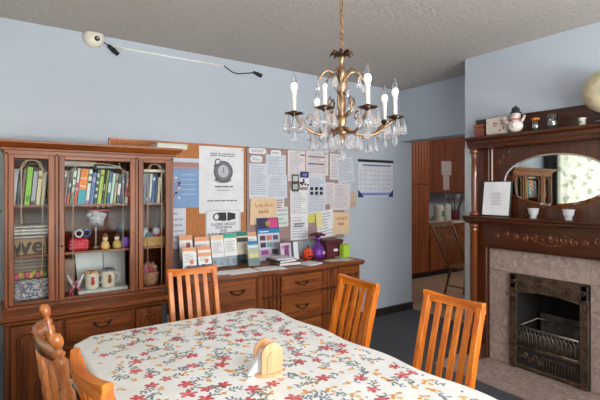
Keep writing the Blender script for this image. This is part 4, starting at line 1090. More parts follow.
# ------------------------------------------------------------------ chandelier
CX, CY = 1.235, 1.475
def cz(py): return 1.45+(190-py)/436*1.93
chd = thing('chandelier', (CX, CY, 1.55), 'brass candle chandelier hung with glass drops over the table', 'chandelier')
m = MB().lathe([(.06, CZ), (.06, CZ-.01), (.045, CZ-.03), (.015, CZ-.04), (.008, CZ-.05)], BRASS, 20, TR(CX, CY, 0)); m.build('ceiling_rose', chd)
m = MB(); z = CZ-.045; k = 0
while z > cz(50):
    a = PI/2*(k % 2); pts = []
    for i in range(10):
        t = 2*PI*i/10; u = .0075*math.cos(t); w = .017*math.sin(t); pts.append((CX+u*math.cos(a), CY+u*math.sin(a), z-.014+w))
    m.tube(pts, .0022, BRASS, 5, closed=True); z -= .025; k += 1
m.build('chain', chd)
prof = [(.003, 54), (.010, 57), (.016, 60), (.009, 63), (.008, 66), (.017, 71), (.019, 76), (.012, 81), (.015, 83), (.024, 88), (.015, 93), (.01, 95), (.018, 99), (.021, 106), (.012, 113), (.016, 115), (.013, 117), (.022, 119), (.022, 124), (.012, 127), (.028, 129), (.032, 132), (.02, 137), (.008, 140), (.012, 143), (.002, 147)]
MB().lathe([(r, cz(p)) for r, p in prof], BRASS, 18, TR(CX, CY, 0)).build('column', chd)
m = MB()
for k in range(8):
    a = 2*PI*k/8; c, s = math.cos(a), math.sin(a)
    m.tube([(CX+r*c, CY+r*s, cz(p)) for r, p in ((.008, 57), (.025, 55), (.042, 54), (.052, 57))], [.004, .008, .007, .002], BRASSD, 6, flat=1.)
m.build('crown_leaves', chd)
MB().ball((CX, CY, cz(88)), .031, CRYS, 16, 10).build('glass_ball', chd)
def drop(L, r, x, y, ztop, parent):
    q = MB().lathe([(.0005, 0), (r*.25, -L*.12), (r*.75, -L*.5), (r, -L*.74), (r*.8, -L*.9), (r*.3, -L*.985), (.0005, -L)], CRYS, 8, TR(x, y, ztop-.008), smooth=False)
    q.ball((x, y, ztop-.004), .0038, CRYS, 8, 6)
    q.build('crystal_drop', parent)
ARMS = [(202, .224, 1), (247.5, .225, 0), (290, .235, 1), (3, .238, 1), (34, .262, 1), (113, .252, 1)]
FW = Vector((.566, .824)); RT = Vector((.824, -.566))
for ai, (deg, rad, hasb) in enumerate(ARMS):
    a = math.radians(deg); d = RT*math.cos(a)+FW*math.sin(a); ex_, ey_ = d.x, d.y
    def pt(r, z): return (CX+ex_*r, CY+ey_*r, z)
    zp = cz(117.5)
    arm = MB(); pts = []
    for i in range(15):
        t = i/14.; r = .02+(rad-.02)*t; z = cz(128)-(.034*math.sin(PI*min(1, t*1.05)))*1.15+(zp-.012-cz(128))*t**2.6; pts.append(pt(r, z))
    arm.tube(pts, .0062, BRASS, 8)
    # small scroll on the arm
    sc = [pt(rad*.62+.026*math.cos(b)*(1-b/9), zp-.02+.024*math.sin(b)*(1-b/9)) for b in [i*.45 for i in range(14)]]
    arm.tube(sc, .0042, BRASS, 6)
    ao = arm.build('arm', chd)
    q = MB().lathe([(.006, -.014), (.012, -.008), (.034, -.001), (.037, .003), (.033, .002), (.012, .0), (.013, .010), (.010, .012)], BRASSD, 20, TR(*pt(rad, zp)))
    for k in range(10):
        b = 2*PI*k/10; q.ball((pt(rad, zp)[0]+.036*math.cos(b), pt(rad, zp)[1]+.036*math.sin(b), zp+.001), (.006, .006, .003), BRASSD, 6, 4)
    q.build('drip_pan', ao)
    MB().lathe([(.0095, .008), (.0095, .082), (.0115, .083), (.0115, .090), (.007, .092)], CANDLE, 14, TR(*pt(rad, zp))).build('candle_sleeve', ao)
    zb = .091
    if not hasb:
        MB().lathe([(.008, zb), (.007, zb+.006), (.002, zb+.008)], YEL, 12, TR(*pt(rad, zp))).build('empty_socket', ao)
    else: MB().lathe([(.0075, zb), (.0135, zb+.010), (.0155, zb+.022), (.0135, zb+.034), (.008, zb+.040), (.003, zb+.0415)], BULBW, 14, TR(*pt(rad, zp))).build('bulb', ao)
    if hasb: MB().lathe([(.0138, zb+.0345), (.0125, zb+.050), (.008, zb+.066), (.002, zb+.084)], BULBG, 12, TR(*pt(rad, zp))).build('bulb_tip', ao)
    for k in range(5):
        b = 2*PI*k/5+.4; c = pt(rad, zp); x_, y_ = c[0]+.037*math.cos(b), c[1]+.037*math.sin(b)
        drop(.072, .017, x_, y_, zp-.001, ao)
    drop(.062, .014, *pt(rad, 0)[:2], zp-.055, ao)
    for rr_, zz in ((.35, .03), (.62, .035)): drop(.066, .015, *pt(rad*rr_, 0)[:2], cz(128)-zz, ao)
# upper scroll arms with hanging crystals
for k in range(6):
    a = math.radians(k*60+10); d = RT*math.cos(a)+FW*math.sin(a)
    def pt(r, z): return (CX+d.x*r, CY+d.y*r, z)
    q = MB(); pts = [pt(.015, cz(96))]+[pt(.012+.062*(1-math.cos(t))/2*1.5, cz(90)+.078*math.sin(t)**1.0) for t in [i*PI/12 for i in range(1, 11)]]+[pt(.108, cz(80)), pt(.100, cz(82)), pt(.094, cz(79.5)), pt(.098, cz(77.5))]
    q.tube(pts, .0045, BRASS, 7); so = q.build('scroll_arm', chd)
    drop(.066, .013, *pt(.105, 0)[:2], cz(78), so); drop(.05, .011, *pt(.045, 0)[:2], cz(100), so)
    q = MB(); q.tube([pt(.018, cz(118)), pt(.05, cz(112)), pt(.062, cz(103)), pt(.052, cz(98)), pt(.045, cz(102)), pt(.05, cz(106))], .0042, BRASS, 6); q.build('lower_scroll', chd)
for k in range(10):
    a = 2*PI*k/10; drop(.07, .016, CX+.055*math.cos(a), CY+.055*math.sin(a), cz(133), chd)
m = MB().tube([(CX+.055*math.cos(2*PI*k/20), CY+.055*math.sin(2*PI*k/20), cz(133)) for k in range(20)], .003, BRASS, 6, closed=True); m.build('drop_ring', chd)
drop(.06, .015, CX, CY, cz(147), chd)

# ------------------------------------------------------------------ fireplace
FY0, FY1 = .985, 2.305       # mantel right and left ends
BZ = .0
# hearth
m = MB().box(2.99, .8, 0, BX-.002, 2.36, .016, GROUT)
ys = [.8+.305*i for i in range(6)]
for i in range(5):
    for j in range(2): m.box(2.985+j*.245, ys[i]+.002, .001, 2.985+j*.245+.241, min(ys[i+1]-.002, 2.36), .02, STONE, b=.002)
tag(m.build('hearth'), 'mottled stone tiled hearth slab in front of the fireplace', 'hearth')
# tile surround
m = MB().box(3.446, 1.17, .02, BX-.002, 1.378, .975, GROUT).box(3.446, 1.96, .02, BX-.002, 2.15, .975, GROUT).box(3.446, 1.17, .775, BX-.002, 2.15, .975, GROUT)
zz = [.021, .17, .475, .776]
for i in range(3):
    m.box(3.44, 1.17, zz[i]+.001, 3.46, 1.376, zz[i+1]-.002, STONE, b=.0015); m.box(3.44, 1.962, zz[i]+.001, 3.46, 2.15, zz[i+1]-.002, STONE, b=.0015)
for a, b in ((1.17, 1.376), (1.379, 1.664), (1.667, 1.954), (1.957, 2.15)): m.box(3.44, a, .778, 3.46, b, .975, STONE, b=.0015)
tag(m.build('tile_surround'), 'pinkish grey stone tile surround framing the iron fireplace', 'tiles')
# the wooden mantelpiece
mt = thing('mantelpiece', (3.42, 1.645, 0), 'dark carved mahogany mantelpiece with oval mirror and columns', 'mantelpiece')
def both(f):
    f(1); f(-1)
MC = (FY0+FY1)/2
def mY(y, s): return y if s > 0 else 2*MC-y
for s in (1, -1):
    m = MB().box(3.40, mY(2.305, s), .02, BX-.006, mY(2.155, s), .98, MAHO, b=.004); 
    m.box(3.385, mY(2.305, s), .02, 3.401, mY(2.27, s), .98, MAHO, b=.004)
    m.box(3.33, mY(2.305, s), .021, 3.402, mY(2.165, s), .15, MAHO, b=.008); m.build('side_panel', mt)
    MB().lathe([(.042, .15), (.042, .17), (.034, .19), (.030, .21), (.031, .6), (.030, 1.10), (.036, 1.115), (.030, 1.125), (.042, 1.14), (.042, 1.165)], MAHOC, 20, TR(3.355, mY(2.243, s), 0)).build('lower_column', mt)
m = MB().box(3.40, FY0, .978, BX-.006, FY1, 1.17, MAHOY, b=.003)
m.box(3.395, 2.155, .962, BX-.006, 2*MC-2.155, .979, MAHOY, b=.003)
m.build('frieze', mt)
def spiral(c, r, turns, dirn, y0=3.398, rad=.006, mat=MAHOY, n=22, st=0., fl=1):
    pts = []
    for i in range(n):
        t = i/(n-1.); a = st+dirn*turns*2*PI*t; q = r*(1-.8*t); pts.append((y0, c[0]+q*math.cos(a), c[1]+q*math.sin(a)))
    return pts
m = MB()
for s in (1, -1):
    for (dy, dz, r, st) in ((.04, .0, .034, 0), (.11, .006, .03, 2.), (.18, -.004, .028, 1.), (.25, .0, .022, 0), (.34, .01, .03, 1.2), (.42, -.01, .026, .4)):
        MB().tube(spiral((MC+s*dy, 1.075+dz), r, 1.3, s, st=st), [.009*(1-.5*i/21) for i in range(22)], CARVE, 6).ball((3.397, MC+s*dy, 1.075+dz), (.006, .011, .011), CARVE, 8, 6).build('carved_scroll', mt)
m.ball((3.397, MC, 1.085), (.010, .026, .034), MAHOY, 10, 8)
for k in range(-7, 8): m.ball((3.397, MC+k*.02, 1.03+.0009*k*k), (.006, .012, .006), MAHOC, 8, 5)
m.build('carved_swag', mt)
# mantel shelf with mouldings
def mould(prof, y0, y1, mat, name):
    q = MB()
    for j in range(len(prof)-1):
        (o0, z0), (o1, z1) = prof[j], prof[j+1]
        def ring(o, z): return [(3.40-o, y1+min(o, .12)*.2, z), (3.40-o, y0-min(o, .12)*.2, z), (BX-.005, y0-min(o, .12)*.2, z), (BX-.005, y1+min(o, .12)*.2, z)]
        q.add(ring(o0, z0)+ring(o1, z1), [(0, 1, 5, 4), (1, 2, 6, 5), (3, 0, 4, 7), (2, 3, 7, 6)], mat)
    o, z = prof[-1]; q.add(ring(o, z), [(0, 1, 2, 3)], mat); o, z = prof[0]; q.add(ring(o, z), [(0, 1, 2, 3)], mat)
    return q
q = mould([(.0, 1.165), (.085, 1.168), (.09, 1.178), (.088, 1.183), (.105, 1.19), (.112, 1.195), (.112, 1.205), (.122, 1.21), (.125, 1.222), (.12, 1.23), (.0, 1.232)], FY0, FY1-.025, MAHOY, 's')
for i in range(70): q.ball((3.307, FY0+.01+i*.0195, 1.187), .0045, MAHOY, 6, 4)
q.build('mantel_shelf', mt)
# overmantel back panel, framed
m = MB().box(3.445, FY0+.01, 1.232, BX-.006, FY1-.02, 1.805, MAHO)
for s in (1, -1):
    m.box(3.432, mY(2.285, s), 1.232, 3.446, mY(2.15, s), 1.80, MAHO, b=.003)
    m.box(3.425, mY(2.135, s), 1.232, 3.446, mY(2.115, s), 1.80, MAHOC, b=.006)
m.build('overmantel_panel', mt)
for s in (1, -1):
    MB().lathe([(.038, 1.233), (.038, 1.25), (.03, 1.262), (.024, 1.275), (.026, 1.5), (.022, 1.72), (.028, 1.73), (.022, 1.738), (.032, 1.76), (.036, 1.775), (.036, 1.803)], MAHOC, 20, TR(3.345, mY(2.232, s), 0)).build('upper_column', mt)
m = MB()
for s in (1, -1):
    for (dy, dz, r, st) in ((.40, 1.73, .03, 0), (.35, 1.765, .022, 2), (.43, 1.68, .022, 1)):
        MB().tube(spiral((MC+s*dy, dz), r, 1.3, s, y0=3.442, st=st), [.008*(1-.5*i/21) for i in range(22)], CARVE, 6).build('corner_carving', mt)
# cornice / upper shelf
q = mould([(.0, 1.80), (.085, 1.803), (.09, 1.83), (.095, 1.835), (.10, 1.862), (.118, 1.872), (.122, 1.88), (.122, 1.896), (.0, 1.899)], FY0, FY1-.05, MAHOY, 'c'); q.build('cornice_shelf', mt)
MB().box(3.452, FY0+.02, 1.899, BX-.006, FY1-.015, 2.062, MAHOY, b=.003).build('gallery_board', mt)
# oval mirror
mc = (1.625, 1.53); ea, eb = .393, .2
def ell(a, b, n=64): return [(mc[0]+a*math.cos(2*PI*i/n), mc[1]+b*math.sin(2*PI*i/n)) for i in range(n)]
mo = MB().tube([(3.444, y, z) for y, z in ell(ea+.003, eb+.003)], .006, MAHOC, 8, closed=True).build('mirror_frame', mt)
MB().prism(ell(ea, eb), 3.441, 3.4445, MIRR, 'x').build('mirror_glass', mo)
# bevelled glass rim
q = MB(); e0, e1 = ell(ea, eb), ell(ea-.016, eb-.016); n = len(e0)
q.add([(3.441, *p) for p in e0]+[(3.438, *p) for p in e1], [(i, (i+1) % n, n+(i+1) % n, n+i) for i in range(n)], MIRR); q.build('mirror_bevel', mo)
# iron insert
fi = thing('fireplace_insert', (3.44, 1.67, .02), 'cast iron fireplace insert with fretwork grate', 'fireplace')
a0, a1 = 1.382, 1.958; i0, i1 = 1.434, 1.906
q = MB().box(3.415, a0, .022, 3.445, i0, .775, IRON, b=.006).box(3.415, i1, .022, 3.445, a1, .775, IRON, b=.006).box(3.415, a0, .655, 3.445, a1, .775, IRON, b=.006)
# shallow arched hood lip
arch = [(i0, .66), (i1, .66)]+[(i1-(i1-i0)*t, .628+.022*math.sin(PI*t)) for t in [i/12 for i in range(13)]]
q.prism(arch, 3.412, 3.43, IRON, 'x')
q.build('frame', fi)
q = MB()
for s in (1, -1):
    for k in range(6): q.tube(spiral((1.67+s*(.03+.045*k), .715), .018, 1.2, s, y0=3.4105, st=k), .0045, IRON, 5)
    for k in range(12):
        q.tube(spiral((1.67+s*.262, .08+.052*k), .013, 1.1, s*(1 if k % 2 else -1), y0=3.4105, st=k), .0038, IRON, 5)
    q.box(3.409, 1.67+s*.286, .03, 3.416, 1.67+s*.279, .77, IRON); q.box(3.409, 1.67+s*.242, .03, 3.416, 1.67+s*.236, .66, IRON)
q.box(3.409, a0, .765, 3.416, a1, .773, IRON); q.ball((3.412, 1.67, .715), (.008, .03, .025), IRON, 10, 8); q.build('relief_ornament', fi)
FB = 3.47
SOOTM = SOOT
# firebox lies in the depth of the chimney: open box
q = MB()
q.box(3.445, i0-.006, .03, 3.80, i0, .66, SOOT).box(3.445, i1, .03, 3.80, i1+.006, .66, SOOT).box(3.445, i0, .655, 3.80, i1, .665, SOOT).box(3.445, i0, .02, 3.80, i1, .03, SOOT).box(3.80, i0, .03, 3.81, i1, .66, SOOT)
q.build('firebox', fi)
q = MB().box(3.70, i0+.05, .12, 3.712, i1-.05, .43, IRONL, b=.003).box(3.5, i0+.02, .10, 3.70, i1-.02, .115, IRONL)
q.build('fire_back', fi)
q = MB(); bz = .36
q.tube([(3.46, i0+.01, bz), (3.66, i0+.05, bz+.03), (3.66, i1-.05, bz+.03), (3.46, i1-.01, bz)], .007, IRONL, 7)
q.tube([(3.425, i0, bz), (3.425, i1, bz)], .008, IRONL, 8); q.tube([(3.425, i0, .215), (3.425, i1, .215)], .007, IRON, 8)
nb = 15
for k in range(nb):
    y = i0+.02+(i1-i0-.04)*k/(nb-1)
    w = .013
    q.tube([(3.425, y-w, .22), (3.425, y-w, .30), (3.425, y-w*.6, .325), (3.425, y, .335), (3.425, y+w*.6, .325), (3.425, y+w, .30), (3.425, y+w, .22)], .0035, IRONL, 5)
    q.ball((3.425, y, .348), (.005, .006, .012), IRONL, 6, 5)
    q.tube([(3.425, y, .22), (3.425, y, .30)], .003, IRON, 5)
q.build('grate', fi)
q = MB().box(3.42, i0, .035, 3.43, i1, .06, IRON, b=.003).box(3.42, i0, .195, 3.43, i1, .212, IRON, b=.003)
for k in range(12):
    y = i0+.02+.24*k/11; q.tube([(3.425, y, .06), (3.425, y, .15), (3.425, y+.01, .17), (3.425, y+.02, .15), (3.425, y+.02, .06)], .0032, IRON, 5)
for k in range(5): q.tube(spiral((i1-.03-.04*k, .12+.02*(k % 2)), .024, 1.4, 1, y0=3.424, st=k), .0042, IRON, 5)
q.box(3.432, i0, .03, 3.436, i1, .2, SOOT)
q.build('fret_panel', fi)

# --- things on the mantel
SH = 1.2325
t = thing('framed_certificate', (3.40, 2.05, SH), 'black framed certificate leaning on the mantel shelf', 'picture frame')
M = TR(3.37, 2.058, SH+.001) @ RZ(3) @ RY(8)
MB().box(0, -.122, 0, .012, .122, .295, BLACK, M, b=.002).build('frame', t)
q = MB().box(-.0015, -.113, .009, 0, .113, .286, WHITE, M)
qq = MB(); lines(qq, -.045, .045, .09, .2, 0, 9, C(206, 176, 186), 4, .4)
q.add([(-.0018+.0*p[0], -p[0], p[2]) for p in qq.v], qq.f, C(206, 176, 186), False, M)
q.build('certificate', t)
def votive(y, label):
    q = MB().lathe([(.022, 0), (.024, .004), (.02, .015), (.034, .04), (.036, .062), (.042, .078), (.039, .078), (.032, .06), (.030, .042), (.014, .018), (.001, .017)], crystal('cut_glass', (235, 235, 238), .12, .15, .4), 16, TR(3.355, y, SH+.0005), smooth=False, cap=False)
    q.lathe([(.001, .0), (.022, 0)], CRYS, 16, TR(3.355, y, SH+.0005), cap=False)
    tag(q.build('glass_votive'), label, 'candle holder', 'glass votives on the mantel')
votive(1.735, 'small cut glass votive on the mantel, nearer the certificate'); votive(1.485, 'small cut glass votive on the mantel, further from the certificate')
US = 1.9
q = MB().box(3.36, 2.155, US, 3.43, 2.245, US+.085, C(140, 74, 50), b=.006).box(3.352, 2.15, US+.086, 3.438, 2.25, US+.105, C(150, 84, 58), b=.004)
tag(q.build('trinket_box'), 'small reddish brown lidded box at the left of the upper mantel shelf', 'box')
t = thing('tissue_box', (3.38, 2.04, US), 'white box with red leaf pattern beside the snowman', 'box')
MB().box(3.335, 1.93, US+.0005, 3.43, 2.12, US+.145, C(208, 196, 184), b=.008).build('box_body', t)
q = MB()
for k in range(16):
    y = 1.955+.095*R.random(); z = US+.03+R.random()*.09; a = R.random()*6
    MB().tube([(3.333, y, z), (3.333, y+.016*math.cos(a), z+.016*math.sin(a))], .0035, C(170, 66, 62), 5).build('leaf_print', t)
# snowman
sx, sy = 3.32, 1.855
t = thing('snowman', (sx, sy, US), 'snowman figure with dark hat on the upper mantel shelf', 'snowman')
SN = C(226, 216, 210)
q = MB().ball((sx, sy, US+.052), (.050, .056, .053), SN, 20, 14).ball((sx, sy, US+.126), (.034, .038, .034), SN, 18, 12); q.build('body', t)
q = MB().lathe([(.042, .150), (.044, .154), (.030, .160), (.031, .180), (.022, .196), (.004, .20)], C(38, 42, 50), 18, TR(sx, sy, US)); q.ball((sx, sy, US+.203), .008, C(38, 42, 50), 8, 6); q.build('hat', t)
MB().tube([(sx+.034*math.cos(a), sy+.036*math.sin(a), US+.098) for a in [i*PI/9 for i in range(18)]], .009, C(196, 120, 126), 8, closed=True).build('scarf', t)
for s in (1, -1):
    q = MB().tube([(sx-.01, sy+s*.04, US+.08), (sx-.02, sy+s*.066, US+.085), (sx-.022, sy+s*.078, US+.105)], [.012, .010, .008], SN, 8); q.ball((sx-.022, sy+s*.08, US+.115), .011, C(206, 190, 180), 8, 6); q.build('arm', t)
q = MB()
for y_, z_ in ((.012, .133), (-.012, .133)): q.ball((sx-.032, sy+y_, US+z_), .0045, BLACK, 8, 6)
for z_ in (.04, .06, .08): q.ball((sx-.05+.003, sy, US+z_), .005, BLACK, 8, 6)
q.tube([(sx-.03, sy, US+.125), (sx-.055, sy, US+.121)], [.006, .001], C(214, 110, 40), 7); q.build('face_and_buttons', t)
# jars
t = thing('glass_jar', (3.36, 1.72, US), 'small glass jar with an orange blossom on top', 'jar')
MB().lathe([(.024, 0), (.027, .004), (.027, .07), (.024, .075)], JARG, 18, TR(3.36, 1.72, US+.001)).build('jar_body', t)
q = MB()
for k in range(6): q.ball((3.36+.016*math.cos(k*1.05), 1.72+.018*math.sin(k*1.05), US+.09), (.012, .013, .010), C(214, 128, 48), 8, 6)
q.ball((3.36, 1.72, US+.098), .009, C(150, 80, 30), 8, 6); q.build('orange_blossom', t)
q = MB().lathe([(.034, 0), (.038, .004), (.038, .10), (.034, .104), (.036, .108)], JARG, 20, TR(3.36, 1.60, US+.001)).lathe([(.033, .005), (.033, .05)], C(110, 100, 92), 18, TR(3.36, 1.60, US))
tag(q.build('glass_jar'), 'wider glass jar with grey contents right of the blossom jar', 'jar')
q = MB().lathe([(.016, 0), (.02, .003), (.022, .04), (.027, .05), (.023, .05), (.018, .01), (.001, .009)], CERAM, 16, TR(3.33, 1.385, US+.0005), cap=False).ball((3.308, 1.385, US+.022), (.002, .008, .008), C(80, 130, 90), 8, 6)
tag(q.build('cup'), 'tiny white cup with green mark under the globe', 'cup')
# globe
gy, gx_, gz = 1.222, 3.30, 2.105
t = thing('globe', (gx_, gy, US), 'antique style globe on the upper mantel shelf', 'globe')
MB().ball((gx_, gy, gz), .145, patches('globe_map', [(196, 176, 140), (210, 196, 164), (204, 188, 156), (160, 168, 138), (206, 184, 150)], 7, .35), 32, 24).build('sphere', t)
q = MB(); pts = []
for i in range(19):
    a = math.radians(-80+i*160/18.); pts.append((gx_, gy-.165*math.cos(a), gz+.165*math.sin(a)))
q.tube(pts, .004, BRASS, 6); q.build('meridian_arm', t)
MB().lathe([(.07, 0), (.072, .006), (.04, .012), (.012, .02), (.010, .05), (.014, .058)], SILVER, 20, TR(gx_, gy, US+.0005)).build('stand', t)

# ------------------------------------------------------------------ security camera and wires by the ceiling
t = thing('security_camera', (.60, LW-.05, 2.565), 'white dome security camera on the wall near the ceiling', 'camera')
MB().lathe([(.072, 0), (.076, .01), (.07, .035), (.05, .058)], CERAM, 24, TR(.585, LW-.001, 2.603) @ RX(90)).build('housing', t)
q = MB().ball((.60, LW-.052, 2.590), .021, BLACK, 14, 10).ball((.602, LW-.071, 2.59), .009, SILVER, 10, 8); q.build('lens', t)
def adapter(x, z, s, label):
    q = MB().tube([(x, LW-.02, z), (x+s*.035, LW-.02, z-.028)], [.014, .018], BLACK, 10).tube([(x+s*.035, LW-.02, z-.028), (x+s*.075, LW-.02, z-.058)], [.02, .016], BLACK, 10)
    tag(q.build('plug_adapter'), label, 'adapter', 'black adapters near the ceiling')
adapter(.685, 2.565, 1, 'black adapter dangling beside the dome camera')
q = MB().tube([(1.955, LW-.016, 2.553), (1.99, LW-.016, 2.545)], .014, BLACK, 10).tube([(1.99, LW-.016, 2.545), (2.04, LW-.016, 2.530)], .018, BLACK, 10)
tag(q.build('plug_adapter'), 'black adapter at the right end of the ceiling wire', 'adapter', 'black adapters near the ceiling')
tag(MB().tube([(.63, LW-.03, 2.59), (.655, LW-.02, 2.58), (.69, LW-.012, 2.572)], .004, BLACK, 6).build('camera_lead'), 'short black lead joining the dome camera to its adapter', 'cable')
tag(MB().tube([(.72, LW-.008, 2.568), (1.2, LW-.008, 2.563), (1.66, LW-.008, 2.566)], .0075, C(244, 243, 238), 6).build('cable'), 'thin white cable run along the wall below the ceiling', 'cable')
tag(MB().tube([(1.655, LW-.01, 2.572), (1.69, LW-.01, 2.548), (1.74, LW-.01, 2.522), (1.80, LW-.01, 2.515), (1.86, LW-.01, 2.53), (1.90, LW-.01, 2.535), (1.95, LW-.012, 2.55)], .005, BLACK, 6).build('cable'), 'sagging black cable between white cable and right adapter', 'cable')

# ------------------------------------------------------------------ kitchen beyond the opening
KY = 4.75
def grooved(m, x0, x1, y, z0, z1, mat, step=.07):
    m.box(x0, y, z0, x1, y+.02, z1, mat); x = x0+.01
    while x < x1-step*.5: m.box(x, y-.006, z0+.01, min(x+step*.82, x1-.01), y+.001, z1-.01, mat, b=.003); x += step
t = thing('pantry_cabinet', (5.6, 5.0, 0), 'tall wooden pantry cabinet beyond the kitchen opening', 'cabinet')
MB().box(5.0, KY+.02, .09, 5.87, 5.33, CZ-.02, KITD).box(5.02, KY+.06, 0, 5.87, 5.33, .09, BASEB).build('carcass', t)
for (a, b) in ((5.02, 5.44), (5.45, 5.865)):
    for (z0, z1) in ((.1, 1.53), (1.55, 2.58)):
        m = MB(); grooved(m, a, b, KY, z0, z1, KITW); d = m.build('door', t)
        if a > 5.4: MB().ball((a+.22, KY-.012, 1.50 if z0 < 1 else 1.59), (.03, .01, .008), BRASS, 8, 6).build('handle', d)
t = thing('base_cabinet', (6.5, 5.0, 0), 'wooden kitchen base cabinet under the pale worktop', 'cabinet')
MB().box(5.88, KY+.02, .09, 8.09, 5.33, .865, KITD).box(5.88, KY+.06, 0, 8.09, 5.33, .09, BASEB).build('carcass', t)
for k in range(4):
    a = 5.89+k*.55; m = MB(); grooved(m, a, a+.54, KY, .1, .66, KITW); m.build('door', t)
    d = MB().box(a, KY, .675, a+.54, KY+.02, .855, KITW, b=.004).build('drawer', t)
    MB().tube([(a+.17, KY-.002, .765), (a+.2, KY-.02, .765), (a+.34, KY-.02, .765), (a+.37, KY-.002, .765)], .007, BRASS, 6).build('handle', d)
tag(MB().box(5.88, KY-.03, .868, 8.09, 5.335, .905, C(206, 196, 176), b=.006).build('worktop'), 'pale laminate worktop in the kitchen', 'worktop')
t = thing('wall_cabinet', (6.8, 5.2, 1.39), 'grooved wooden wall cabinet above the kitchen worktop', 'cabinet')
MB().box(5.88, 5.02, 1.39, 8.09, 5.335, CZ-.02, KITD).build('carcass', t)
for k in range(3):
    a = 5.89+k*.73; m = MB(); grooved(m, a, a+.72, 5.0, 1.40, 2.6, KITD, .06); d = m.build('door', t)
    MB().ball((a+.6, 4.99, 1.43), (.03, .01, .008), SILVER, 8, 6).build('handle', d)
for (a0_, a1_, z0_, z1_, lb) in ((6.50, 6.78, 1.72, 1.97, 'upper paper note taped to the kitchen wall cabinet'), (6.55, 6.72, 1.45, 1.715, 'narrow lower paper note taped to the kitchen wall cabinet')):
    m = MB().box(a0_, 4.9915, z0_, a1_, 4.993, z1_, C(190, 176, 172)); lines(m, a0_+.03, a1_-.03, z0_+.02, z1_-.02, 4.9915, 6, INKL, 3, .4)
    tag(m.build('paper_note'), lb, 'note')
tag(MB().lathe([(.075, 0), (.08, .01), (.08, .25), (.07, .28)], C(218, 214, 206), 20, TR(6.35, 4.93, .9055)).box(6.33, 4.84, .99, 6.39, 4.852, 1.08, C(110, 150, 90)).build('canister'), 'white canister with green mark on the kitchen worktop', 'canister')
tag(MB().lathe([(.07, 0), (.074, .01), (.07, .24), (.05, .29), (.01, .30)], C(208, 204, 200), 20, TR(6.60, 4.95, .9055)).build('canister'), 'plain white canister right of the green marked one', 'canister')
tag(MB().lathe([(.04, 0), (.045, .01), (.045, .2), (.02, .25), (.02, .28)], C(206, 150, 50), 14, TR(6.16, 5.05, .9055)).build('bottle'), 'amber bottle on the kitchen worktop beside the pantry', 'bottle')
t = thing('utensil_crock', (6.85, 4.98, .9055), 'dark red crock bristling with utensils on the kitchen worktop', 'crock')
MB().lathe([(.09, 0), (.10, .02), (.10, .17), (.09, .18)], C(92, 26, 32), 18, TR(6.85, 4.98, .9055)).build('crock', t)
for k in range(9):
    a = k*.7; x1_, y1_ = 6.85+.2*math.cos(a), 4.98+.08*math.sin(a)
    MB().tube([(6.85+.03*math.cos(a), 4.98+.03*math.sin(a), .93), (x1_, y1_, 1.27+.04*math.sin(k*2)), (x1_+.02*math.cos(a), y1_, 1.33+.04*math.sin(k*2))], [.008, .008, .022], C(*[(52, 50, 52), (180, 180, 184), (120, 84, 50)][k % 3]), 7).build('utensil', t)
# spindle back kitchen chair
kx, ky = 5.05, 3.45
t = thing('kitchen_chair', (kx, ky, 0), 'brown spindle back wooden chair in the kitchen', 'chair', rz=math.radians(0))
bx = kx-.02; 
def bp(s, z): return (kx+.0+.20*s, ky+.16+.50*(z-.44), z)
MB().prism([(kx-.21, ky-.19), (kx+.21, ky-.19), (kx+.24, ky+.2), (kx-.24, ky+.2)], .43, .46, WINDW, 'z').build('seat', t)
for s in (-1, 1):
    MB().tube([(kx+s*.22, ky-.22, 0), (kx+s*.17, ky-.15, .43)], [.014, .019], WINDW, 10).build('leg', t)
    MB().tube([(kx+s*.22, ky+.23, 0), (kx+s*.17, ky+.15, .43)], [.014, .019], WINDW, 10).build('leg', t)
    MB().tube([bp(s*.95, .45), bp(s*1.05, .75), bp(s*1.12, 1.0)], [.016, .018, .014], WINDW, 10).build('back_post', t)
    MB().tube([(kx+s*.205, ky-.2, .2), (kx+s*.205, ky+.2, .2)], .01, WINDW, 8).build('stretcher', t)
for k in range(6):
    s = -.7+.28*k; MB().tube([bp(s, .45), bp(s*1.08, .94)], [.008, .008], WINDW, 8).build('spindle', t)
m = MB().box(-.25, -.012, 0, .25, .012, .085, WINDW, TR(*bp(0, .93)) @ RX(-26), b=.008); m.build('crest_rail', t)
tag(MB().lathe([(.05, 0), (.06, .01), (.065, .2), (.05, .22), (.02, .25), (.02, .27)], C(48, 132, 176), 16, TR(4.45, 3.02, 0)).build('bottle'), 'blue plastic bottle on the kitchen floor behind the opening', 'bottle')

# potted plant by the side window (seen in the mirror)
t = thing('potted_plant', (-.2, 2.35, 0), 'leafy green plant by the side window, seen in the oval mirror', 'plant')
MB().lathe([(.09, 0), (.11, .02), (.14, .3), (.135, .32), (.12, .30)], C(150, 90, 60), 20, TR(-.2, 2.35, 0)).build('pot', t)
q = MB(); LEAF = P('leaf', (78, 116, 60), .5, var=.2)
for k in range(60):
    a = k*2.4; el = .3+1.2*R.random(); L = R.uniform(.5, 1.15); o0 = Vector((-.2, 2.35, .3)); dd = Vector((math.cos(a)*math.cos(el)*.14, math.sin(a)*math.cos(el)*.3, math.sin(el)+.3))
    e = o0+dd*L; q.tube([o0, o0+dd*L*.6, e], .006, LEAF, 5)
    for j in range(3): q.ball(tuple(e+Vector((R.uniform(-.08, .08), R.uniform(-.08, .08), R.uniform(-.1, .05)))), (.05, .05, .02), LEAF, 8, 5)
q.build('foliage', t)

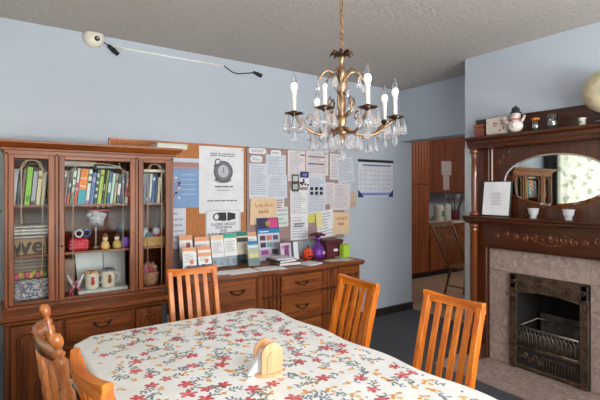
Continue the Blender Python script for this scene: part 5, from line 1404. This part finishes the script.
# ------------------------------------------------------------------ light
def area(name, loc, rot, sx, sy, power, col=(1, 1, 1)):
    l = bpy.data.lights.new(name, 'AREA'); l.shape = 'RECTANGLE'; l.size = sx; l.size_y = sy; l.energy = power; l.color = col
    o = bpy.data.objects.new(name, l); COL.objects.link(o); o.location = loc; o.rotation_euler = [math.radians(v) for v in rot]; return o
area('added_back_fill', ((vx0+vx1)/2, Y0-.14, 1.55), (90, 0, 0), 3.1, 1.6, 95, (1, .985, .96))  # fill light placed outside the added back window
area('added_ceiling_uplight', ((vx0+vx1)/2, Y0-.75, .55), (128, 0, 0), 3.4, 1.2, 170, (1, .98, .95))  # extra uplight added outside, aimed up to brighten the ceiling
area('daylight_side_window', (X0-.2, (wy0+wy1)/2, 1.5), (90, 0, -90), 1.9, 1.4, 42, (1, .98, .95))
# unseen round ceiling lamps, added to brighten the room and the kitchen
def dome(x, y, power, label):
    t = thing('unseen_ceiling_lamp', (x, y, CZ-.1), label, 'ceiling lamp', 'unseen ceiling lamps')
    MB().lathe([(.15, CZ-.001), (.16, CZ-.03), (.15, CZ-.035)], WHITEP, 24, TR(x, y, 0)).build('mount', t)
    MB().lathe([(.145, CZ-.036), (.13, CZ-.07), (.08, CZ-.092), (.002, CZ-.1)], P('added_lamp_dome', (240, 236, 226), .4, emis=(255, 244, 228), estr=2.), 24, TR(x, y, 0)).build('glass_dome', t)
    l = bpy.data.lights.new('lamp', 'POINT'); l.energy = power; l.color = (1, .95, .88); l.shadow_soft_size = .12
    o = bpy.data.objects.new('added_lamp_light', l); COL.objects.link(o); o.location = (x, y, CZ-.26)
dome(.9, -.55, 24, 'added round white ceiling lamp behind the camera')
dome(6.2, 3.3, 26, 'unseen round white ceiling lamp in the kitchen')

w = bpy.data.worlds.new('w'); bpy.context.scene.world = w; w.use_nodes = True
w.node_tree.nodes['Background'].inputs[0].default_value = (.85, .92, 1, 1); w.node_tree.nodes['Background'].inputs[1].default_value = 1.
# ------------------------------------------------------------------ camera
cam = bpy.data.cameras.new('camera'); co = bpy.data.objects.new('camera', cam); COL.objects.link(co)
co.location = (0, 0, 1.45); co.rotation_euler = (PI/2, 0, math.radians(55.5-90))
cam.sensor_width = 36; cam.lens = 436/600*36; cam.shift_y = -10/600; cam.clip_start = .02
sc = bpy.context.scene; sc.camera = co
sc.view_settings.view_transform = 'Standard'; sc.view_settings.look = 'None'; sc.view_settings.gamma = 1; sc.view_settings.use_curve_mapping = False
sc.view_settings.exposure = .46
